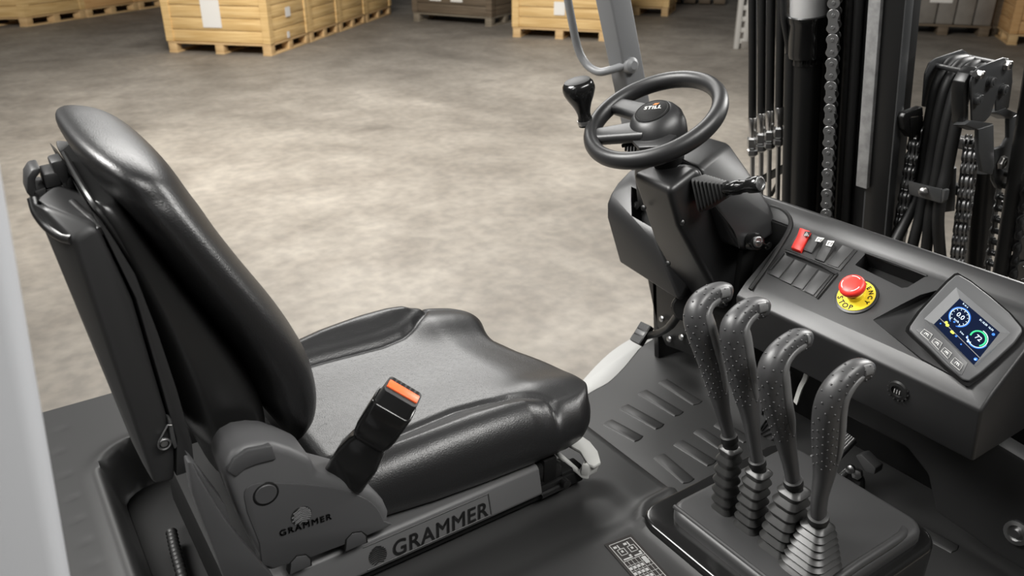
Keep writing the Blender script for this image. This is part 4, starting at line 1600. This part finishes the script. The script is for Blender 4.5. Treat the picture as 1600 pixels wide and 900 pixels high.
rp_ = [(600, 300), (625, 240), (660, 200), (740, 165), (830, 132), (868, 140), (893, 175), (895, 300), (868, 490), (780, 520), (775, 435), (740, 540), (700, 585), (610, 590)]
rpl = obj('right_plate', plate(rp_, YRp, -.006), 'paint_grey', pul)
b = plate([(562, 400), (575, 310), (610, 245), (650, 205), (665, 200), (625, 250), (612, 300), (605, 420), (600, 600), (565, 610)], YRp + .004, .03)
obj('plate_edge', b, 'paint', pul)
b = plate([(280, 480), (298, 250), (330, 170), (372, 140), (560, 78), (610, 110), (640, 150), (560, 160), (420, 200), (350, 300), (330, 490)], YLp, .006)
obj('left_plate', b, 'paint_grey', pul)
b = BM()
prism(b, [A(*cm(x, y), Y=YRp - .008) for x, y in ((575, 608), (620, 575), (780, 598), (672, 645))], (0, .03, -.006), .002)
prism(b, [A(*cm(x, y), Y=YRp - .012) for x, y in ((672, 640), (780, 605), (785, 900), (770, 960), (700, 940), (672, 800))], (0, .012, 0), .003)
prism(b, [A(*cm(x, y), Y=YRp - .008) for x, y in ((780, 520), (862, 490), (955, 530), (890, 565))], (0, .03, -.006), .002)
obj('step_flange', b, 'paint_grey', pul)
b = BM()
prism(b, [A(*cm(x, y), Y=YRp - .004) for x, y in ((885, 565), (955, 535), (960, 960), (900, 1040), (810, 1060), (780, 1000), (785, 780), (850, 760), (885, 700))], (0, .012, 0), .003)
obj('cam_plate', b, 'paint_grey', pul)
b = BM()
prism(b, [A(*cm(x, y), Y=YLp - .01) for x, y in ((145, 560), (160, 525), (280, 480), (285, 545), (200, 555), (195, 700), (150, 640))], (0, .02, 0), .003)
prism(b, [A(*cm(x, y), Y=YLp - .012) for x, y in ((190, 560), (285, 545), (280, 640), (200, 720))], (0, .006, 0), .002)
obj('left_flange', b, 'paint', pul)
for (x0, y0) in ((645, 252), (862, 185)):
    b = BM(); p = A(*cm(x0, y0), Y=YRp - .01)
    q = A(*cm(x0 - (265 if x0 < 700 else 290), y0 - (58 if x0 < 700 else 60)), Y=YLp)
    lathe(b, [(.0065, 0), (.0065, (q - p).length)], p, q - p, 12)
    obj('spacer_rod', b, 'zinc', pul)
for (x0, y0, m, r) in ((862, 185, 'steel', .012), (668, 252, 'steel', .010), (745, 305, 'paint_grey', .0125), (832, 360, 'paint_grey', .0125), (655, 425, 'paint_grey', .0125), (828, 870, 'steel', .0165)):
    b = BM()
    p = A(*cm(x0, y0), Y=YRp - .006)
    lathe(b, [(r * 1.15, 0), (r * 1.15, .002), (r, .002), (r, .010), (r * .8, .012)], p, (0, -1, 0), 6 if m == 'steel' else 18)
    lathe(b, [(r * .45, .010), (r * .45, .013)], p, (0, -1, 0), 10)
    obj('plate_bolt', b, m, pul)
b = BM()
box(b, A(*cm(545, 730), Y=1.08), (.03, .10, .03), None, .004)
obj('pulley_axle', b, 'steel', pul)
# clamp plate
b = BM()
prism(b, [A(x, y, Y=yy) for x, y, yy in ((1419, 283, 1.125), (1472, 296, 1.02), (1470, 318, 1.02), (1420, 304, 1.125))], (.006, .002, 0), .002)
prism(b, [A(x, y, Y=yy) for x, y, yy in ((1472, 296, 1.02), (1470, 318, 1.02), (1474, 314, 1.01), (1477, 298, 1.01))], (.02, .0, 0), .001)
clp = obj('clamp_plate', b, 'paint_grey', pul)
b = BM()
lathe(b, [(.013, 0), (.013, .002), (.010, .002), (.010, .008), (.007, .010)], A(1444, 299, Y=1.07) - V((.004, 0, 0)), (-1, -.2, .1), 6)
obj('clamp_bolt', b, 'steel', clp)
# hoses over the pulley
HP = [([(1502, 94), (1484, 100), (1466, 128), (1456, 170), (1448, 215), (1442, 262), (1434, 300), (1420, 335), (1400, 375), (1380, 410)], 1.145, 'outermost on the left'),
      ([(1515, 97), (1498, 104), (1480, 132), (1468, 175), (1460, 220), (1453, 265), (1445, 300), (1437, 340), (1428, 375), (1418, 420)], 1.115, 'second from the left'),
      ([(1526, 102), (1512, 110), (1496, 135), (1484, 175), (1474, 220), (1466, 265), (1459, 300), (1453, 340), (1448, 385), (1442, 430)], 1.08, 'third from the left'),
      ([(1534, 108), (1524, 116), (1510, 140), (1499, 175), (1489, 220), (1480, 265), (1471, 300), (1466, 340), (1468, 385), (1474, 440)], 1.045, 'fourth from the left, nearest the right plate')]
for pts, Y, pos in HP:
    pp = [A(x, y, Y=Y + .0 * i) for i, (x, y) in enumerate(pts)]
    pre = [pp[0] + V((.05, 0, -.03)), pp[0] + V((.025, 0, -.005))]
    dn_ = (pp[-1] - pp[-2]).normalized(); end = [pp[-1] + dn_ * .08, V((pp[-1].x + .03, pp[-1].y + dn_.y * .1, .62)), V((pp[-1].x + .05, pp[-1].y + dn_.y * .1, .30))]
    t = BM(); tube(t, spline(pre + pp + end, 6), .0148, 14)
    tag(obj('pulley_hose', t, 'rubber'), 'thick black hose bent over the pulley bracket, %s' % pos, 'hose', 'hoses over the pulley bracket')
# chains around it
chain('c', 'oiled leaf chain hanging at the left edge of the pulley bracket', 'lift chains', A(1409, 345, Y=1.165), A(1434, 205, Y=1.165), (-.25, 1, .1), 7, .018, .032, 'chain', 'chain_light', 2)
chain('c', 'oiled leaf chain hanging under the right plate of the pulley bracket', 'lift chains', A(1494, 425, Y=1.01), A(1519, 222, Y=1.01), (-.35, 1, .1), 11, .018, .034, 'chain', 'chain_light', 2)
chain('c', 'bare pale chain beside the thick dark hose at the right', 'lift chains', A(1546, 445, Y=.975), A(1574, 272, Y=.975), (-.1, -.9, .1), 10, .0125, .036, 'chain_light', 'chain')
chain('c', 'dark chain with black side plates at the right edge of the frame', 'lift chains', A(1585, 470, Y=.905), A(1612, 280, Y=.905), (-.55, -.8, .1), 9, .0185, .044, 'chain', 'chain')
b = BM()
p, q = A(1556, 470, Y=.945), A(1612, 120, Y=.945)
tube(b, [p + (p - q) * 1.3, p, p.lerp(q, .5), q, q + (q - p) * .6], .019, 18)
tag(obj('mast_hose', b, 'rubber'), 'thick dark hose rising past the pulley bracket at the right edge', 'hose', 'plain hoses on the mast')
fc = thing('centre_cylinder', 'black free lift cylinder standing between the two oiled chains', 'cylinder', A(1530, 400, Y=1.05))
b = BM()
p, q = A(1524, 470, Y=1.06), A(1538, 262, Y=1.06)
tube(b, [p + (p - q) * ((p.z - .05) / (q - p).z), p, q], .034, 24)
obj('barrel', b, 'paint', fc)
b = BM()
prism(b, [A(x, y, Y=1.045) for x, y in ((1476, 268), (1495, 262), (1492, 330), (1476, 332))], (.03, .03, 0), .002)
obj('guide_block', b, 'paint_grey', fc)
# ------------------------------------------------------------------ warehouse: floor and pallet boxes
def concrete():
    m = bpy.data.materials.new('worn concrete'); m.use_nodes = True
    nt = m.node_tree; bs = nt.nodes['Principled BSDF']; L = nt.links.new
    g = nt.nodes.new('ShaderNodeNewGeometry')
    def noise(sc, det, w=0, st=None):
        n = nt.nodes.new('ShaderNodeTexNoise'); n.inputs['Scale'].default_value = sc; n.inputs['Detail'].default_value = det
        n.inputs['Distortion'].default_value = w
        if st:
            mp = nt.nodes.new('ShaderNodeMapping'); mp.inputs['Scale'].default_value = st[:3]; mp.inputs['Rotation'].default_value = (0, 0, st[3])
            L(g.outputs['Position'], mp.inputs['Vector']); L(mp.outputs['Vector'], n.inputs['Vector'])
        else: L(g.outputs['Position'], n.inputs['Vector'])
        return n
    def ramp(n, a, b, ca, cb):
        r = nt.nodes.new('ShaderNodeValToRGB'); r.color_ramp.elements[0].position = a; r.color_ramp.elements[1].position = b
        r.color_ramp.elements[0].color = (*ca, 1); r.color_ramp.elements[1].color = (*cb, 1); L(n.outputs['Fac'], r.inputs['Fac']); return r
    def mix(a, b, f, mode='MULTIPLY'):
        x = nt.nodes.new('ShaderNodeMix'); x.data_type = 'RGBA'; x.blend_type = mode; x.inputs['Factor'].default_value = f
        L(a.outputs['Color'], x.inputs['A']); L(b.outputs['Color'], x.inputs['B'])
        class O: outputs = {'Color': x.outputs['Result']}
        return O
    base = ramp(noise(2.2, 6, .3), .34, .66, (.265, .241, .212), (.36, .332, .295))
    st = ramp(noise(.55, 5, .5, (1, .5, 1, .6)), .38, .62, (.62, .615, .61), (1, 1, 1))
    fine = ramp(noise(13, 6), .35, .65, (.78, .78, .78), (1.06, 1.05, 1.03))
    spot = ramp(noise(1.1, 5, .8, (1, 1.6, 1, .2)), .60, .70, (1, 1, 1), (.76, .755, .75))
    o = mix(mix(mix(base, st, .9), fine, .8), spot, .8)
    L(o.outputs['Color'], bs.inputs['Base Color'])
    bs.inputs['Roughness'].default_value = .62; bs.inputs['Specular IOR Level'].default_value = .3
    return m


b = BM()
bmesh.ops.create_grid(b, x_segments=8, y_segments=8, size=45)
fl_ = obj('floor', b, concrete()); fl_['kind'] = 'structure'


def wood(name, c1, c2):
    m = bpy.data.materials.new(name); m.use_nodes = True
    nt = m.node_tree; bs = nt.nodes['Principled BSDF']; L = nt.links.new
    tc = nt.nodes.new('ShaderNodeTexCoord'); mp = nt.nodes.new('ShaderNodeMapping'); mp.inputs['Scale'].default_value = (1.2, 1.2, 26)
    n = nt.nodes.new('ShaderNodeTexNoise'); n.inputs['Scale'].default_value = 1.6; n.inputs['Detail'].default_value = 3
    r = nt.nodes.new('ShaderNodeValToRGB'); r.color_ramp.elements[0].position = .35; r.color_ramp.elements[1].position = .65
    r.color_ramp.elements[0].color = (*c1, 1); r.color_ramp.elements[1].color = (*c2, 1)
    L(tc.outputs['Object'], mp.inputs['Vector']); L(mp.outputs['Vector'], n.inputs['Vector']); L(n.outputs['Fac'], r.inputs['Fac']); L(r.outputs['Color'], bs.inputs['Base Color'])
    bs.inputs['Roughness'].default_value = .7
    return m


M['wood'] = wood('pale crate wood', (.60, .39, .155), (.78, .56, .27))
M['wood_warm'] = wood('warm crate wood', (.56, .31, .12), (.68, .43, .20))
M['wood_dark'] = wood('weathered brown wood', (.10, .075, .05), (.17, .13, .09))
M['wood_grey'] = wood('weathered grey wood', (.17, .145, .11), (.25, .215, .165))
M['pallet'] = wood('pallet wood', (.55, .36, .17), (.68, .48, .25))
M['carton'] = mat('grey wrapped cartons', (.17, .155, .14), .6, var=(3, (.24, .225, .205)))
M['rust'] = mat('rust red machine paint', (.16, .03, .018), .6, var=(4, (.08, .02, .012)))
M['rack'] = mat('pale rack upright paint', (.50, .49, .47), .5)
M['paper'] = mat('white paper label', (.8, .79, .77), .6)


def pallet_box(label, o, ux, wx, uy, wy, h, m, mp='pallet', boards=5, paper=None, group='wooden pallet boxes', feet=3, feet_y=3, name='wooden_pallet_box'):
    """o = ground corner, ux / uy ground directions, wx / wy side lengths"""
    o = V(o); ux = V(ux).normalized(); uy = V(uy).normalized()
    t = thing(name, label, 'pallet box', o, group)
    R = Matrix((ux, uy, V((0, 0, 1)))).transposed()
    def W(a, b_, c): return o + ux * a + uy * b_ + V((0, 0, c))
    b = BM()
    box(b, W(wx / 2, wy / 2, .13), (wx, wy, .022), R, .003)
    for i in range(feet):
        x = (wx - .12) * i / (feet - 1) + .06
        for j in range(feet_y):
            y = (wy - .12) * j / (feet_y - 1) + .06
            box(b, W(x, y, .07), (.115, .115, .10), R, .004)
        box(b, W(x, wy / 2, .011), (.12, wy, .022), R, .002)
    obj('pallet', b, mp, t)
    b = BM()
    bh = (h - .145) / boards
    for k in range(boards):
        box(b, W(wx / 2, wy / 2, .145 + bh * (k + .5)), (wx - .012, wy - .012, bh - .008), R, .006)
    obj('box_wall', b, m, t)
    zc_, zh = .145 + (h - .145) / 2, h - .145
    for x, sx_ in ((0, 1), (wx, -1)):
        for y, sy_ in ((0, 1), (wy, -1)):
            b = BM()
            prism(b, [W(x - .01 * sx_, y - .01 * sy_, .145), W(x + .095 * sx_, y - .01 * sy_, .145), W(x + .095 * sx_, y + .01 * sy_, .145), W(x + .01 * sx_, y + .01 * sy_, .145), W(x + .01 * sx_, y + .095 * sy_, .145), W(x - .01 * sx_, y + .095 * sy_, .145)], (0, 0, zh), .003, 1)
            obj('corner_post', b, m, t)
    for (side, u, z, w_, h_) in (paper or []):
        b = BM()
        c_ = W(u, -.009, z) if side == 0 else W(wx + .009, u, z)
        box(b, c_, (w_, .003, h_) if side == 0 else (.003, w_, h_), R)
        obj('paper_label', b, 'paper', t)
    return t


# row of pale boxes, left of the middle
c0, c1, c2 = A(425, 88, Z=0), A(265, 82, Z=0), A(640, 8, Z=0)
fx, fy = (c0 - c1).normalized(), None
fy = V((-fx.y, fx.x, 0)); Wf = (c0 - c1).length
hs = [1.10, 1.02, 1.02, 1.02]
names = ['nearest pale wooden box of the long row, white paper label on its front',
         'second pale wooden box in the long row, right behind the labelled one',
         'third pale wooden box in the long row receding to the right',
         'farthest pale wooden box in the long row beside the dark crate']
yy = 0
for k in range(4):
    dl = (1.18, 1.05, 1.1, 1.2)[k]
    pallet_box(names[k], c1 + fy * yy, fx, Wf, fy, dl - .03, 1.05, 'wood' if k != 1 else 'wood', boards=6, feet_y=3,
               paper=[(0, Wf * .47, .50, .26, .34), (1, .55, .48, .14, .12), (1, .5, .2, .07, .08)] if k == 0 else None)
    yy += dl
# far left row
c0, c1, c2 = A(44, 42, Z=0), A(-130, 46, Z=0), A(255, 10, Z=0)
fx = (c0 - c1).normalized(); g = (c2 - c0).normalized()
for k, nm in enumerate(('far left pale wooden box cut off by the left edge of the photo', 'reddish wooden box behind the far left pale one', 'pale wooden box at the back end of the far left row')):
    pallet_box(nm, c0 - fx * 1.3 + g * (1.22 * k), fx, 1.3, g, 1.18, 1.0, ('wood', 'wood_warm', 'wood_warm')[k], feet_y=3)
# dark crate and brown crate behind the floor lane
p0, p1 = A(646, 33, Z=0), A(768, 42, Z=0)
fx = (p1 - p0).normalized(); fy = V((-fx.y, fx.x, 0))
t = pallet_box('dark weathered crate between the long pale row and the yellow box', p0, fx, (p1 - p0).length, fy, 1.0, .9, 'wood_dark', 'wood_grey', feet=2, paper=[(0, .45, .42, .22, .16), (0, .85, .42, .22, .16)])
p0 = A(772, 41, Z=0)
pallet_box('dark brown crate hidden mostly behind the yellow box', p0 + fy * 1.25 + fx * .1, fx, .9, fy, 1.0, .9, 'wood_dark', 'wood_dark')
p0, p1 = A(801, 58, Z=0), A(948, 65, Z=0)
fx = (p1 - p0).normalized(); fy = V((-fx.y, fx.x, 0))
pallet_box('yellow wooden box on a pallet behind the front guard pillar', p0, fx, (p1 - p0).length, fy, 1.2, 1.0, 'wood', boards=6, paper=[(0, (p1 - p0).length * .5, .42, .16, .18)])
pallet_box('pale wooden box farther back, just right of the front guard pillar', A(945, 22, Z=0), fx, 1.1, fy, 1.0, 1.0, 'wood')
# red machine part on a pallet far behind the wheel
t = thing('machine_part', 'rust red machine housing on a pallet far behind the steering wheel', 'machine', A(1075, 5, Z=0))
o = A(1020, 6, Z=0); q = A(1135, 9, Z=0); fx = (q - o).normalized(); fy = V((-fx.y, fx.x, 0)); R = Matrix((fx, fy, V((0, 0, 1)))).transposed()
b = BM(); w_ = (q - o).length
for k in range(5): box(b, o + fx * (w_ * (k + .5) / 5) + fy * .5 + V((0, 0, .07)), (w_ / 5 - .06, .9, .10), R, .01)
obj('pallet', b, 'wood_dark', t)
b = BM()
lathe(b, [(.30, 0), (.34, .1), (.34, w_ * .7), (.2, w_ * .8), (.12, w_ * .85)], o + fx * (w_ * .08) + fy * .45 + V((0, 0, .46)), fx, 24)
box(b, o + fx * (w_ * .5) + fy * .5 + V((0, 0, .2)), (w_ * .6, .6, .16), R, .02)
obj('housing', b, 'rust', t)
# rack upright
t = thing('rack_upright', 'pale perforated rack upright standing left of the mast hoses', 'rack upright', A(1156, 72, Z=0))
b = BM()
o = A(1146, 76, Z=0); R = frame(RT, z=V((0, 0, 1)))
fr = RT; bk_ = V((-fr.y, fr.x, 0))
for s in (0, .10): box(b, o + fr * (.03 + s * 1.1) + V((0, 0, 1.0)), (.06, .08, 2.0), Matrix((fr, bk_, V((0, 0, 1)))).transposed(), .006)
for k in range(14): box(b, o + fr * .09 + V((0, 0, .10 + k * .14)), (.1, .05, .06), Matrix((fr, bk_, V((0, 0, 1)))).transposed(), .004)
obj('post', b, 'rack', t)
b = BM(); box(b, o + fr * .14 + V((0, 0, .05)), (.10, .12, .10), Matrix((fr, bk_, V((0, 0, 1)))).transposed(), .005)
obj('foot_guard', b, 'carton', t)
# wrapped cartons on a brown pallet, and a pale box at the right
o, q = A(1400, 52, Z=0), A(1545, 58, Z=0)
fx = (q - o).normalized(); fy = V((-fx.y, fx.x, 0)); R = Matrix((fx, fy, V((0, 0, 1)))).transposed(); w_ = (q - o).length
t = thing('carton_pallet', 'grey wrapped cartons with a white label on a brown pallet at upper right', 'pallet load', o)
b = BM()
box(b, o + fx * (w_ / 2) + fy * .5 + V((0, 0, .135)), (w_, 1.0, .03), R, .004)
for k in range(3): box(b, o + fx * (.08 + (w_ - .16) * k / 2) + fy * .5 + V((0, 0, .06)), (.14, 1.0, .12), R, .004)
obj('pallet', b, 'wood_dark', t)
for i in range(5):
    b = BM(); box(b, o + fx * (w_ * (i + .5) / 5) + fy * .5 + V((0, 0, .50)), (w_ / 5 - .012, .96, .70), R, .02); obj('carton', b, 'carton', t)
b = BM(); box(b, o + fx * (w_ * .42) + fy * .01 + V((0, 0, .58)), (.30, .004, .26), R); obj('paper_label', b, 'paper', t)
o = A(1573, 70, Z=0)
pallet_box('pale wooden box at the upper right corner of the photo', o, fx, 1.1, fy, 1.0, 1.0, 'wood_warm')
pallet_box('narrow dark box standing between the cartons and the right hand pale box', A(1549, 60, Z=0) + fy * .25, fx, .12, fy, .9, 1.0, 'wood_dark', 'wood_dark', feet=2)
# ------------------------------------------------------------------ light: hall ambient and unseen area lights set for highlights and fill
w = bpy.data.worlds.new('hall'); bpy.context.scene.world = w; w.use_nodes = True
bg = w.node_tree.nodes['Background']
bg.inputs['Color'].default_value = (1, .985, .965, 1); bg.inputs['Strength'].default_value = .06


def area(name, loc, target, sx, sy, power, col=(1, .985, .955), spread=180):
    l = bpy.data.lights.new(name, 'AREA'); l.shape = 'RECTANGLE'; l.size = sx; l.size_y = sy; l.energy = power; l.color = col
    l.spread = math.radians(spread)
    o = bpy.data.objects.new(name, l); C.objects.link(o); o.location = loc
    o.rotation_euler = (V(target) - V(loc)).to_track_quat('-Z', 'Y').to_euler()
    return o


area('unseen_light', (3.1, 6.1, 4.4), (.6, 1.2, .9), 4.0, 2.2, 95, spread=110)  # unseen, placed for the sheen on the seat cushion
area('unseen_light', (-1.5, 3.1, 4.3), (1.0, 1.1, 1.0), 1.8, 1.8, 80, spread=80)  # unseen, placed for the highlight along the dashboard's front chamfer
area('unseen_light', (-3.4, 1.2, 4.4), (.3, 1.2, 1.0), 1.0, 2.4, 26, spread=100)  # unseen, added to light the rear-facing sides
area('unseen_light', (1.6, -1.3, 4.2), (.9, 1.2, .9), 4.2, .7, 44, spread=70)  # unseen, placed for highlights on the seat bolster and column dome
area('unseen_light', (6.8, 1.5, 3.6), (.4, 1.2, 1.1), 1.6, 2.4, 42, spread=60)  # unseen front light, added for the sheen on the backrest side
area('unseen_light', (4.2, 6.6, 5.2), (4.2, 6.6, 0), 4.5, 4.5, 130, spread=120)  # unseen, added to brighten the middle and far floor
area('unseen_light', (1.0, 4.6, 4.2), (5.5, 12.0, .6), 3.0, 1.2, 640, (1, .955, .88))  # unseen, added to brighten the crate faces

# ------------------------------------------------------------------ camera
cd_ = bpy.data.cameras.new('camera'); cam = bpy.data.objects.new('camera', cd_); C.objects.link(cam)
cd_.sensor_width = 36; cd_.sensor_fit = 'HORIZONTAL'; cd_.lens = FPX / 1600 * 36
cam.matrix_world = Matrix.Translation(CAM) @ Matrix((RT, UP, -FW)).transposed().to_4x4()
cd_.clip_start = .05; cd_.clip_end = 200
cd_.dof.use_dof = True; cd_.dof.focus_distance = 1.5; cd_.dof.aperture_fstop = 28.78 / 5.0
sc = bpy.context.scene
sc.camera = cam
sc.view_settings.view_transform = 'Standard'; sc.view_settings.look = 'None'
sc.view_settings.gamma = 1; sc.view_settings.use_curve_mapping = False
sc.view_settings.exposure = 0.0
